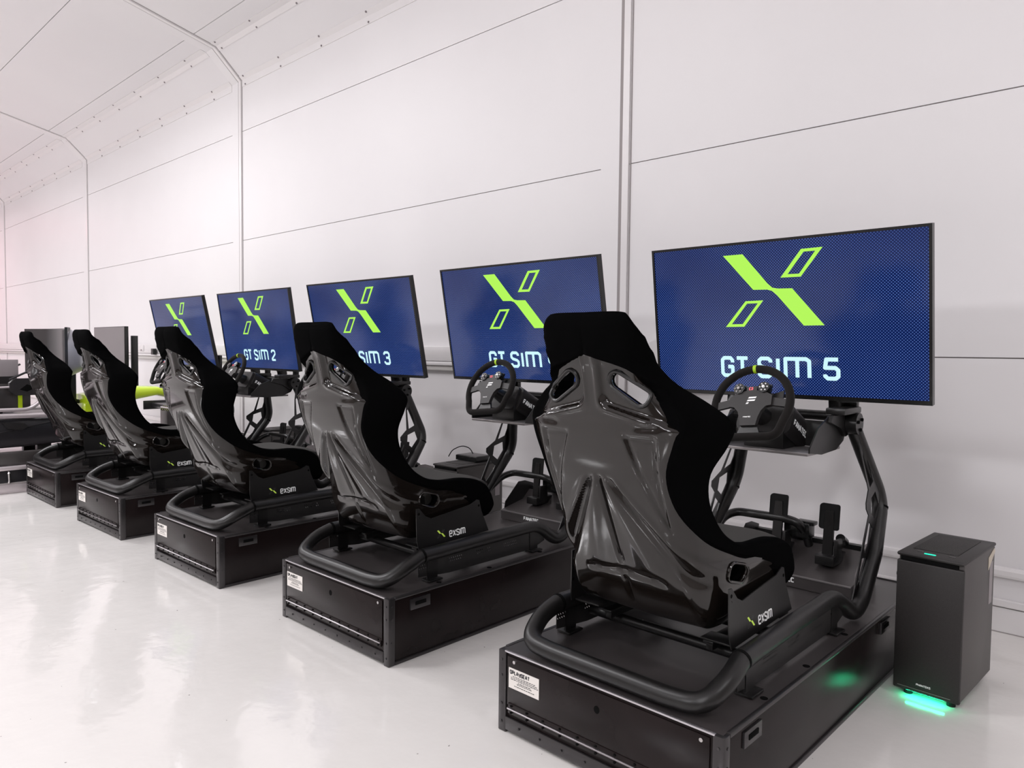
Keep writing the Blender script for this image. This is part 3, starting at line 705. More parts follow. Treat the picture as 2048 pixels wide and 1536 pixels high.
def racing_seat():
    base = (0, .45, .45)
    t = empty('racing_seat', base, 0, '', 'racing seat', 'bucket racing seats')
    rows = 190; nt = 128; ts = [-1+2*j/nt for j in range(nt+1)]
    A = seat_grid(rows, ts, 0.0, True, .6); Bq = seat_grid(rows, ts, -.010, True, .6)
    mb = MB(); C_ = nt+1; vs = [p for r in A for p in r]+[p for r in Bq for p in r]; o = (rows+1)*C_; fs = []
    for i in range(rows):
        for j in range(nt):
            a = i*C_+j; fs.append((a, a+1, a+C_+1, a+C_)); fs.append((o+a, o+a+C_, o+a+C_+1, o+a+1))
        a = i*C_; fs.append((a, a+C_, o+a+C_, o+a)); a = i*C_+nt; fs.append((a, o+a, o+a+C_, a+C_))
    for j in range(nt):
        fs.append((j, o+j, o+j+1, j+1)); a = rows*C_+j; fs.append((a, a+1, o+a+1, o+a))
    mb.add(vs, fs); shell = mb.build('seat_shell', 'shell', t, base, smooth=60)
    # upholstery: closed ring per section
    rows = 100; loops = []
    nw, nr, ni = 14, 6, 44
    for i in range(rows+1):
        s = (len(SEC)-1)*i/rows; S = section(s); tw = max(0.0, min(.95, S[3]))
        capf = 0
        ring = []
        wrapt = [tw+(1-tw)*k/nw for k in range(nw+1)]
        def tp(t_, off):
            e = .02; a = outer_pt(S, t_); b = outer_pt(S, t_+(e if t_ < .98 else -e)); T = (b-a)*(1 if t_ < .98 else -1)
            S2 = section(min(s+.15, len(SEC)-1.001)); S1 = section(max(s-.15, 0)); L_ = outer_pt(S2, t_)-outer_pt(S1, t_)
            nn = L_.cross(T)
            if nn.length < 1e-9: nn = Vector((0, -1, 0))
            nn.normalize(); c = Vector((0, outer_pt(S, 0).y+.25, outer_pt(S, 0).z+(-.15 if s < 4 else min(.10, -.15+(s-4)*.06))))
            if nn.dot(a-c) < 0: nn = -nn
            return a+nn*off, nn, T.normalized()
        head = 1 if s < 3.2 else 0
        pad = .042
        bul = .0065
        right = [tp(t_, bul if (t_ > tw+.015 or tw < .02) else .0005)[0] for t_ in wrapt]
        pr, nr_, Tr = tp(1.0, 0)
        roll = []
        for k in range(1, nr):
            a = math.pi*k/nr; roll.append(pr+nr_*(bul*math.cos(a/2)**2-pad*math.sin(a/2)**2)+Tr*(.016*math.sin(a)))
        inner = [tp(1-2*k/ni, -pad*(1.0 if abs(1-2*k/ni) > .5 else 1.0-.15*math.cos((1-2*k/ni)*math.pi)))[0] for k in range(ni+1)]
        mir = lambda p: Vector((-p.x, p.y, p.z))
        left_roll = [mir(p) for p in roll[::-1]]; left = [mir(p) for p in right[::-1]]
        hid = [] if tw < .02 else [tp(tw*(1-2*k/8)*-1, -.030)[0] for k in range(1, 8)]
        if tw < .02: hid = [lerp(tuple(left[-1]), tuple(right[0]), k/8) for k in range(1, 8)]; hid = [Vector(h_)+Vector((0, .004, 0)) for h_ in hid]
        ring = right+roll+inner+left_roll+left+hid
        loops.append(ring)
    # rounded caps at headrest top and thigh front
    def thickness_mid(loop):
        """for each point the midpoint between outside and inside at about the same u, kept off the rim"""
        ins = [loop[nw+1+nr-1+k] for k in range(ni+1)]
        outs = loop[nw+1+2*(nr-1)+ni+1:][::1]
        outs = loop[:nw+1]+loop[nw+nr+ni+nr:]
        um = max(p.x for p in loop)
        def at(poly, u): return min(poly, key=lambda a: abs(a.x-u))
        res = []
        for p in loop:
            u = max(-um+.034, min(um-.034, p.x*(um-.034)/um)); a, b = at(outs, u), at(ins, u)
            res.append(Vector((u, (a.y+b.y)/2, (a.z+b.z)/2)))
        return res
    def make_caps(loop, dirv, amt):
        """ease the whole ring into its own mid-line while rising along dirv"""
        mid = thickness_mid(loop); n0 = len(loop)
        for _ in range(3): mid = [(mid[k-1]+mid[k]*2+mid[(k+1) % n0])/4 for k in range(n0)]
        out = []
        for q in (1, 2, 3, 4, 5):
            a = q/5*math.pi/2*.94; out.append([m_+(p-m_)*math.cos(a)+dirv*amt*math.sin(a) for p, m_ in zip(loop, mid)])
        return out
    top = make_caps(loops[0], Vector((0, .006, 1)).normalized(), .032)
    bot = make_caps(loops[-1], Vector((0, 1, -.1)).normalized(), .022)
    L_ = top[::-1]+loops+bot; n1 = len(L_[0]); mb = MB(); vs = [p for r in L_ for p in r]; fs = []
    for i in range(len(L_)-1):
        for j in range(n1): fs.append((i*n1+j, i*n1+(j+1) % n1, (i+1)*n1+(j+1) % n1, (i+1)*n1+j))
    fs += [tuple(range(n1)), tuple((len(L_)-1)*n1+j for j in range(n1))[::-1]]
    mb.add(vs, fs); up = mb.build('upholstery', 'fabric', t, base, smooth=0)
    bm = bmesh.new(); bm.from_mesh(up.data)
    for lim, it in ((1.335, 12), (1.375, 10)):
        vv = [v for v in bm.verts if v.co.z+base[2] > lim]
        for _ in range(it): bmesh.ops.smooth_vert(bm, verts=vv, factor=.5, use_axis_x=True, use_axis_y=True, use_axis_z=True)
    vv = [v for v in bm.verts if v.co.y+base[1] > .70]
    for _ in range(8): bmesh.ops.smooth_vert(bm, verts=vv, factor=.5, use_axis_x=True, use_axis_y=True, use_axis_z=True)
    for f in bm.faces: f.smooth = True
    bm.to_mesh(up.data); bm.free()
    # harness slots and belt openings
    cutters = []
    for s in (-1, 1):
        cp = capsule(SLOT_L, SLOT_R, SLOT_ANG*s, cx=SLOT_C[0]*s, cy=SLOT_C[1])
        mb = MB(); mb.prism(cp, lambda a, b, d: (a, d, b), -.3, .35); cutters.append(mb.build('cutter', 'hole', t, base))
        cp = capsule(.052, .026, -.25, cx=.335, cy=.640)
        mb = MB(); mb.prism(cp, lambda a, b, d: (s*d, a, b), .14, .45); cutters.append(mb.build('cutter', 'hole', t, base))
    bpy.context.view_layer.update()
    cut(shell, cutters); cut(up, cutters)
    for c in cutters: bpy.data.objects.remove(c, do_unlink=True)
    for s in (-1, 1):
        # rims: rings following the surface
        def ring_on(cp, r, name, m, side=False):
            pts = []
            for a, b in cp:
                if side:
                    # find outer surface u at (v=a, z=b)
                    best = min((p for r_ in A for p in r_ if p.x*s > 0), key=lambda p: (p.y-a)**2+(p.z-b)**2+(0 if abs(p.x) > .2 else 1))
                    pts.append((best.x+s*.002, a, b))
                else:
                    best = min((p for r_ in A[:95] for p in r_), key=lambda p: (p.x-a)**2+(p.z-b)**2)
                    pts.append((a, best.y-.002, b))
            mb = MB(); mb.tube(pts, r, 8, closed=True); mb.build(name, m, t, base)
        ring_on(capsule(SLOT_L, SLOT_R+.004, SLOT_ANG*s, cx=SLOT_C[0]*s, cy=SLOT_C[1], n=10), .0065, 'harness_slot_rim', 'plate')
        ring_on(capsule(.052, .030, -.25, cx=.335, cy=.640), .005, 'belt_slot_rim', 'shell', True)
    # loose seat pad and back pad
    def pad(s0, s1, name, m, w_, lift):
        mb = MB(); R_, C2 = 24, 20; top, bt = [], []
        for i in range(R_+1):
            S = section(s0+(s1-s0)*i/R_)
            for lst, up_ in ((top, 1), (bt, 0)):
                row = []
                for j in range(C2+1):
                    x = -1+2*j/C2; p = outer_pt(S, x*.5*w_); a = outer_pt(section(min(s0+(s1-s0)*i/R_+.2, len(SEC)-1.01)), 0)-outer_pt(section(max(s0+(s1-s0)*i/R_-.2, 0)), 0)
                    nn = Vector((0, -a.z, a.y)).normalized()
                    if nn.dot(Vector((0, .25, .35))) < 0: nn = -nn
                    ed = (1-abs(x)**6)*(1-abs(2*i/R_-1)**6); h_ = .030+(lift*ed**.5 if up_ else 0); row.append(p+nn*h_)
                lst.append(row)
        n1 = C2+1; vs = [p for r_ in top for p in r_]+[p for r_ in bt for p in r_]; o = (R_+1)*n1; fs = []
        for i in range(R_):
            for j in range(C2):
                a = i*n1+j; fs += [(a, a+1, a+n1+1, a+n1), (o+a, o+a+n1, o+a+n1+1, o+a+1)]
        for i in range(R_): a = i*n1; fs.append((a, a+n1, o+a+n1, o+a)); a += C2; fs.append((a, o+a, o+a+n1, a+n1))
        for j in range(C2): fs.append((j, o+j, o+j+1, j+1)); a = R_*n1+j; fs.append((a, a+1, o+a+1, o+a))
        mb.add(vs, fs); return mb.build(name, m, t, base, smooth=60)
    mb = MB(); NV, NU = 18, 22; vs = []
    for top_ in (1, 0):
        for i in range(NV+1):
            for j in range(NU+1):
                a, b = -1+2*i/NV, -1+2*j/NU
                if top_: v = .545+a*.205; u = b*.252; z = .700+.010*(i/NV)-.030*(abs(a)**5)-.022*(abs(b)**6)-.008*(1-b*b)
                else: v = .56+a*.175; u = b*.205; z = .505
                vs.append((u, v, z))
    n1 = NU+1; o_ = (NV+1)*n1; fs = []
    for i in range(NV):
        for j in range(NU): a = i*n1+j; fs += [(a, a+1, a+n1+1, a+n1), (o_+a, o_+a+n1, o_+a+n1+1, o_+a+1)]
        a = i*n1; fs.append((a, a+n1, o_+a+n1, o_+a)); a += NU; fs.append((a, o_+a, o_+a+n1, a+n1))
    for j in range(NU): fs.append((j, o_+j, o_+j+1, j+1)); a = NV*n1+j; fs.append((a, a+1, o_+a+1, o_+a))
    mb.add(vs, fs); mb.build('seat_cushion', 'cushion', t, base, smooth=60)
    pad(8.2, 13.2, 'back_cushion', 'cushion', .85, .035)
    place(t, base, {5: 'nearest glossy black bucket racing seat, filling the right of the picture', 4: 'glossy black bucket seat second from the right, before the screen reading SIM 3',
        3: 'glossy black bucket seat third from the right, before the leftmost lit screen', 2: 'glossy black bucket racing seat fourth from the right, in front of the plain grey display', 1: 'leftmost glossy black bucket racing seat, beside the curved dark display'})
racing_seat()

# ---- steering wheel with its drive unit
def steering_wheel():
    base = (0, 1.25, .94)
    t = empty('steering_wheel', base, 0, '', 'steering wheel', 'steering wheels on their drive units')
    wc = Vector((-.012, 1.03, 1.118)); tilt = math.radians(27)
    ex = Vector((1, 0, 0)); ey = Vector((0, math.sin(tilt), math.cos(tilt))); ez = ex.cross(ey)  # ez points to driver?
    if ez.y > 0: ez = -ez
    rz = math.radians(7)
    ex2 = ex*math.cos(rz)+ey*math.sin(rz); ey2 = -ex*math.sin(rz)+ey*math.cos(rz)
    Fm = lambda a, b, d=0: wc+ex2*a+ey2*b+ez*d
    B = lambda mb, name, m, parent=None, smooth=35, props=None: mb.build(name, m, parent or t, base, smooth=smooth, props=props)
    r = .0168; pts = []
    for k in range(0, 45):
        a = math.radians(-28+236*k/44); pts.append((.157*math.cos(a), .157*math.sin(a)+.006))
    low = fillet([(pts[-1][0], pts[-1][1], 0), (-.116, -.140, 0), (.116, -.140, 0), (pts[0][0], pts[0][1], 0)], [0, .05, .05, 0], 8)
    pts = pts+[(p.x, p.y) for p in low[1:-1]]
    mb = MB(); mb.tube([Fm(a, b, -.0) for a, b in pts], r, 16, closed=True); rim = B(mb, 'rim', 'alcantara')
    mb = MB(); mb.tube([Fm(.157*math.cos(math.radians(a)), .157*math.sin(math.radians(a))+.006) for a in (87.6, 89.2, 90.8, 92.4)], r+.0008, 16); B(mb, 'top_marker', 'lime', rim)
    hubp = [(-.088, .030), (-.060, .048), (-.020, .058), (.020, .058), (.060, .050), (.088, .032), (.088, -.010), (.066, -.014), (.048, -.034), (.038, -.062), (.032, -.096), (-.032, -.096), (-.038, -.062), (-.048, -.034), (-.066, -.014), (-.088, -.010)]
    fr = lambda a, b, d: Fm(a, b, d)
    mb = MB(); mb.prism(hubp, fr, -.004, .016); hub = B(mb, 'hub_plate', 'hub', smooth=20)
    for s in (-1, 1):
        mb = MB(); mb.prism([(s*.080, .028), (s*.150, .014), (s*.152, -.020), (s*.080, -.006)], fr, -.006, .006); B(mb, 'side_spoke', 'hub')
    mb = MB(); mb.prism([(-.030, -.08), (.030, -.08), (.050, -.138), (-.050, -.138)], fr, -.008, .004); B(mb, 'lower_spoke', 'plate')
    # maker's mark: slanted bars, and name strip
    mb = MB()
    for (x0, x1, y0, y1) in ((-.010, .022, .022, .029), (-.014, .018, .010, .017), (-.018, -.008, -.002, .005)):
        mb.add([Fm(x0, y0, .0168), Fm(x1, y0, .0168), Fm(x1+.004, y1, .0168), Fm(x0+.004, y1, .0168)], [(0, 1, 2, 3)])
    lettering(mb, 'FANATEC', lambda a, b, d: Fm(a, b, .0168), -.022, -.062, .006, .24, .26, 1.2)
    B(mb, 'printed_mark', 'white_print', hub, smooth=0)
    for s in (-1, 1):
        mb = MB(); mb.cyl(Fm(s*.052, .068, -.004), Fm(s*.052, .068, .022), .024, 8); mb.prism([(s*.02, .05), (s*.075, .05), (s*.078, .085), (s*.03, .088)], fr, -.008, .004); pod = B(mb, 'button_pod', 'bezel')
        mb = MB(); mb.cyl(Fm(s*.052, .068, .022), Fm(s*.052, .068, .030), .006, 8)
        for a in range(6):
            x, y = s*.052+.015*math.cos(a*math.pi/3), .068+.015*math.sin(a*math.pi/3); mb.cyl(Fm(x, y, .022), Fm(x, y, .0255), .0028, 6)
        B(mb, 'buttons', 'white_print' if s == 1 else 'alu', pod)
        mb = MB(); mb.prism([(s*.070, .015), (s*.118, .030), (s*.120, .068), (s*.078, .055)], fr, -.030, -.022); B(mb, 'shift_paddle', 'bezel')
    mb = MB(); mb.prism([(-.022, .058), (.022, .058), (.022, .078), (-.022, .078)], fr, -.004, .012); dsp = B(mb, 'rev_display', 'bezel')
    mb = MB()
    lettering(mb, 'C3', lambda a, b, d: Fm(a, b, .0126), -.012, .062, .012, .2, .3, 1.0)
    B(mb, 'display_digits', 'red_led', dsp, smooth=0)
    # column and drive unit
    back = wc-ez*.02; mb = MB(); mb.tube([wc-ez*.004, wc-ez*.05, wc-ez*.12], .03, 18, radii=[.024, .030, .038]); B(mb, 'quick_release', 'plate')
    cU = wc-ez*.12
    def Fb(a, b, d): return cU+ex*a+ey*b-ez*d
    mb = MB(); mb.prism(rrect(.190, .138, .02), lambda a, b, d: Fb(a, b+.004, d), 0, .018); B(mb, 'front_plate', 'hub')
    mb = MB(); body = rrect(.235, .140, .035); mb.prism(body, lambda a, b, d: Fb(a, b+.008, d), .018, .20); bd = B(mb, 'drive_body', 'hub')
    lg = MB()
    lettering(lg, 'FANATEC', lambda a, b, d: Fb(.1185, b, a), .040, -.010, .028, .22, .28, 1.1); B(lg, 'printed_name', 'white_print', bd, smooth=0)
    mb = MB(); mb.box(-.085, .085, 1.12, 1.30, .9385, 1.02, .004); B(mb, 'drive_foot', 'plate')
    place(t, base, {5: 'nearest black flat-bottomed steering wheel, before the screen reading GT SIM 5', 4: 'black flat-bottomed steering wheel between the second and the nearest racing seats',
        3: 'black steering wheel hidden behind the second racing seat from the right, glimpsed through its slot', 2: 'black steering wheel in front of the screen reading GT SIM 2', 1: 'leftmost black steering wheel, above the lime green nose'})
steering_wheel()

# ---- pedals
def pedals():
    base = (0, 1.6, .40)
    t = empty('pedal_set', base, 0, '', 'pedals', 'pedal sets in the frames')
    B = lambda mb, name, m, parent=None: mb.build(name, m, parent or t, base)
    for (u, z0, z1, wd, nm) in ((-.113, .545, .665, .086, 'brake_pedal'), (.122, .540, .655, .088, 'throttle_pedal')):
        mb = MB(); mb.prism(rrect(wd, z1-z0, .012, cx=u, cy=(z0+z1)/2), lambda a, b, d: (a, 1.535+d+.10*(b-z0)+.6*(b-(z0+z1)/2)**2/.1, b), -.004, .004); p_ = B(mb, nm, 'rubber')
        mb = MB(); mb.prism([(u-.022, z0-.12), (u+.022, z0-.12), (u+.022, z0+.02), (u+.017, z1-.03), (u-.017, z1-.03), (u-.022, z0+.02)], lambda a, b, d: (a, 1.545+d+.10*(b-z0), b), 0, .012); B(mb, 'pedal_arm', 'powder', p_)
        mb = MB(); mb.box(u-.042, u+.042, 1.50, 1.66, .386, .43, .005); mb.box(u+.03, u+.045, 1.53, 1.60, .40, .50, .003); B(mb, 'pedal_base', 'plate')
        mb = MB(); mb.tube([(u+.03, 1.60, .50), (u+.03, 1.68, .46)], .016, 12); mb.tube([(u+.03, 1.61, .495), (u+.03, 1.66, .47)], .021, 12); B(mb, 'damper', 'bezel')
    mb = MB(); mb.box(-.10, .02, 1.585, 1.655, .47, .54, .006); mb.box(-.05, .035, 1.60, 1.65, .53, .548, .004); B(mb, 'load_cell', 'bezel')
    place(t, base, {5: 'black pedal set with two upright pads, clearly visible right of the nearest seat', 4: 'black pedal set with one pad showing left of the nearest seat',
        3: 'black pedal set low behind the second racing seat from the right', 2: 'black pedal set with a pad showing left of the second seat from the right', 1: 'leftmost black pedal set, behind the third racing seat'})
pedals()

# ---- screens
MON = {5: (-1.3655, 3.1193, 1.4766, -.0105, -.137), 4: (-2.887, 3.1085, 1.4847, .002, -.1849), 3: (-4.4243, 3.1138, 1.474, .0224, -.1997), 2: (-6.0176, 3.1298, 1.4761, .0175, -.1533), 1: (-7.4063, 3.0676, 1.471, .0085, -.2112)}
MW, MH = 1.2218, .6924
def build_screen(k):
    x, y, z, a, tl = MON[k]
    t = empty('monitor', (x, y, z), a, {5: 'large monitor at the right reading GT SIM 5 with a lime emblem', 4: 'large monitor reading GT SIM 4, its number hidden by the nearest seat', 3: 'large monitor in the middle reading SIM 3 with a lime emblem',
        2: 'large monitor reading GT SIM 2 with a lime emblem, second from the left', 1: 'leftmost lit monitor, lime emblem tinted pink, its lettering hidden by a seat'}[k], 'monitor', 'lit monitors of the simulators')
    t.rotation_euler = (-tl*-1*-1, 0, a)   # lean: top towards the driver
    t.rotation_euler = (-tl, 0, a)
    return t
def local_screen():
    P = {}
    mb = MB(); o = [(-MW/2, -MH/2), (MW/2, -MH/2), (MW/2, MH/2), (-MW/2, MH/2)]
    bw = .0115; i_ = [(-MW/2+bw, -MH/2+bw*1.5), (MW/2-bw, -MH/2+bw*1.5), (MW/2-bw, MH/2-bw), (-MW/2+bw, MH/2-bw)]
    fr = lambda a, b, d: (a, d, b)
    vs = [fr(a, b, 0) for a, b in o]+[fr(a, b, 0) for a, b in i_]+[fr(a, b, .014) for a, b in i_]+[fr(a, b, .030) for a, b in o]
    fs = []
    for k in range(4):
        j = (k+1) % 4; fs += [(k, j, 4+j, 4+k), (4+k, 4+j, 8+j, 8+k), (k, 12+k, 12+j, j)]
    fs += [(8, 9, 10, 11), (12, 15, 14, 13)]
    mb.add(vs, fs); mb.box(-.42, .42, .030, .060, -.27, .16, .012); return mb
def monitors():
    hous = local_screen(); first = None
    for k in (5, 4, 3, 2, 1):
        t = build_screen(k)
        if first is None:
            h_ = hous.build('bezel', 'bezel', t); first = h_.data
            sm = MB(); sm.add([(-MW/2+.0115, .0045, -MH/2+.0172), (MW/2-.0115, .0045, -MH/2+.0172), (MW/2-.0115, .0045, MH/2-.0115), (-MW/2+.0115, .0045, MH/2-.0115)], [(0, 1, 2, 3)])
            s_ = sm.build('screen', 'screen', t, smooth=0); sm_d = s_.data
            lg = MB(); logo(lg, lambda a, b, d: (a, .0036, b)); lo = lg.build('emblem', 'logo_lime', s_, smooth=0); lg_d = lo.data
            bt = MB(); bt.box(.25, .33, -.0, .01, -MH/2-.006, -MH/2+.0005, .001); b_ = bt.build('power_button', 'bezel', t); bt_d = b_.data
            br_d = []
            for s in (-1, 1):
                br = MB(); br.box(s*.228-.022, s*.228+.022, .028, .098, -.395, -.12, .003); b_ = br.build('mount_bracket', 'plate', t); br_d.append(b_.data)
        else:
            for nm, d_, par in (('bezel', first, t), ('power_button', bt_d, t), ('mount_bracket', br_d[0], t), ('mount_bracket', br_d[1], t)):
                o = bpy.data.objects.new(nm, d_); col.objects.link(o); o.parent = par
            s_ = bpy.data.objects.new('screen', sm_d); col.objects.link(s_); s_.parent = t
            o = bpy.data.objects.new('emblem', lg_d); col.objects.link(o); o.parent = s_
        tx = MB(); H_ = .098; fr = lambda a, b, d: (a, .0036, b); y0 = -.262
        TH = .175
        def letter(c, x0, x1):
            Hh = H_*(1-TH); lettering(tx, c, fr, x0, y0, H_, TH, 0, max(.05, (x1-x0-TH*H_)/Hh/max(GL[c][0], .01)) if GL[c][0] else 1)
        for c, x0, x1 in (('G', -.271, -.204), ('T', -.200, -.130), ('S', -.093, -.023), ('I', -.007, .011), ('M', .027, .148), (str(k), .197, .268)): letter(c, x0, x1)
        tx.build('lettering', 'logo_text', s_, smooth=0)
monitors()

# ------------------------------------------------------------------ computers
def tower(loc, rz, label, first=True):
    t = empty('computer_tower', loc, rz, label, 'computer', 'computer towers on the floor')
    w_, l_, z0, z1 = .232, .44, .030, .566
    mb = MB(); mb.box(-w_/2+.003, w_/2-.003, .012, l_, z0, z1-.012, .006); mb.build('tower_body', 'pc_side', t)
    mb = MB(); mb.box(-w_/2, w_/2, -.006, .016, z0, z1-.030, .007); fp = mb.build('front_panel', 'pc', t)
    lg = MB(); lettering(lg, 'PHANTEKS', lambda a, b, d: (a, -.0068, b), -.032, z0+.030, .0085, .2, .26, 1.1); lg.build('printed_name', 'white_print', fp, smooth=0)
    mb = MB(); mb.box(-w_/2+.018, w_/2-.030, -.0072, -.006, z0+.0135, z0+.0155); mb.build('front_line', 'alu', fp)
    mb = MB(); mb.box(-w_/2+.014, w_/2-.022, -.0040, .012, z1-.0295, z1-.012); mb.build('port_recess', 'hole', t)
    mb = MB(); mb.box(-w_/2, w_/2, -.008, l_+.004, z1-.014, z1, .006); tp = mb.build('top_panel', 'pc', t)
    mb = MB(); mb.box(-w_/2+.030, w_/2-.045, .085, l_-.035, z1-.0005, z1+.0022, .001); mb.build('top_mesh', add_noise(mat('top_vent_mesh', (.02, .02, .02, 1), .7), 260, (.008, .008, .008, 1), (.05, .046, .044, 1)), tp)
    mb = MB(); mb.prism(capsule(.030, .0055, 0, cx=-.010, cy=.030), lambda a, b, d: (a, b, d), z1-.001, z1+.0016); mb.build('power_light', 'led_top' if first else 'bezel', tp)
    for x in (-.05, .06):
        mb = MB(); mb.prism(rrect(.022, .012, .003, cx=x, cy=.055), lambda a, b, d: (a, b, d), z1-.001, z1+.001); mb.build('top_button', 'bezel', tp)
    mb = MB(); mb.prism([(l_-.10, z1-.045), (l_-.02, z1-.020), (l_-.005, z1-.035), (l_-.10, z1-.095)], lambda a, b, d: (w_/2-.0015+d, a, b), -.001, .0006); mb.build('sticker', 'beige', t, smooth=0, props={'label': 'beige warranty sticker'})
    mb = MB(); mb.box(w_/2-.003, w_/2-.0020, l_-.075, l_-.030, z1-.24, z1-.07); mb.build('side_label', 'grey_back', t)
    mb = MB(); mb.cyl((-w_/2+.003, .03, z1-.095), (-w_/2-.008, .03, z1-.095), .009, 10); mb.build('side_knob', 'bezel', t)
    for sx in (-.075, .075):
        for y in (.05, l_-.05):
            mb = MB(); mb.cyl((sx, y, 0), (sx, y, z0+.004), .016, 12); mb.build('tower_foot', 'rubber', t)
    mb = MB(); mb.box(-.072, .062, .010, .022, z0-.004, z0+.001, .0); mb.build('glow_strip', 'led', t, props={'label': 'glowing green light strip under the front'}) if first else mb.build('front_lip', 'bezel', t)
    return t
tower((-.727, 3.095, 0), -.045, 'dark computer tower on the floor right of the nearest simulator, glowing green beneath')
t3 = tower((-3.633, 3.223, 0), .03, 'grey topped computer tower between the second and third simulators, black box on top', False)
tower((-6.41, 3.42, 0), .03, 'computer tower between the two leftmost simulators, mostly hidden', False)
# black box and lead on the middle tower
t = empty('network_box', (-3.66, 3.49, .569), .02, 'small black box with a curved lead, lying on top of the middle computer tower', 'electronic box')
mb = MB(); mb.box(-.10, .10, -.06, .09, 0, .035, .004); mb.build('box_body', 'bezel', t)
mb = MB(); mb.box(-.092, .092, -.052, .082, .0352, .0372, .001); mb.build('box_lid', 'case_top', t)
mb = MB(); mb.tube([(-.20+.20*math.sin(math.radians(a))*.9-.0, .02, .055*math.sin(math.radians(a*1.0))+.0) for a in ()] or
    [Vector(p) for p in fillet([(-.215, -.02, .004), (-.20, .0, .05), (-.13, .03, .088), (-.05, .03, .075), (-.02, .03, .040)], .05, 6)], .0035, 8); mb.build('lead', 'rubber', t)

# ------------------------------------------------------------------ plain display on a stand, far left
t = empty('display', (-10.15, 3.34, 0), 0, 'plain grey switched-off display standing behind the second seat from the left', 'display')
mb = MB(); mb.box(-.645, .470, -.02, .025, .88, 1.575, .004); b_ = mb.build('display_housing', 'bezel', t)
mb = MB(); mb.add([(-.635, -.0206, .89), (.455, -.0206, .89), (.455, -.0206, 1.568), (-.635, -.0206, 1.568)], [(0, 1, 2, 3)])
mb.build('display_screen', mat('grey_display_glass', (.16, .145, .15, 1), .22, spec=.5), b_, smooth=0)
mb = MB(); mb.box(.46, .54, .05, .11, .80, 1.46, .004); mb.build('side_column', 'bezel', t)
mb = MB(); mb.box(-.06, .06, .03, .09, .04, 1.2, .006); mb.build('stand_post', 'plate', t)
mb = MB(); mb.box(-.45, .45, -.18, .30, 0, .04, .01); mb.build('stand_foot', 'plate', t)

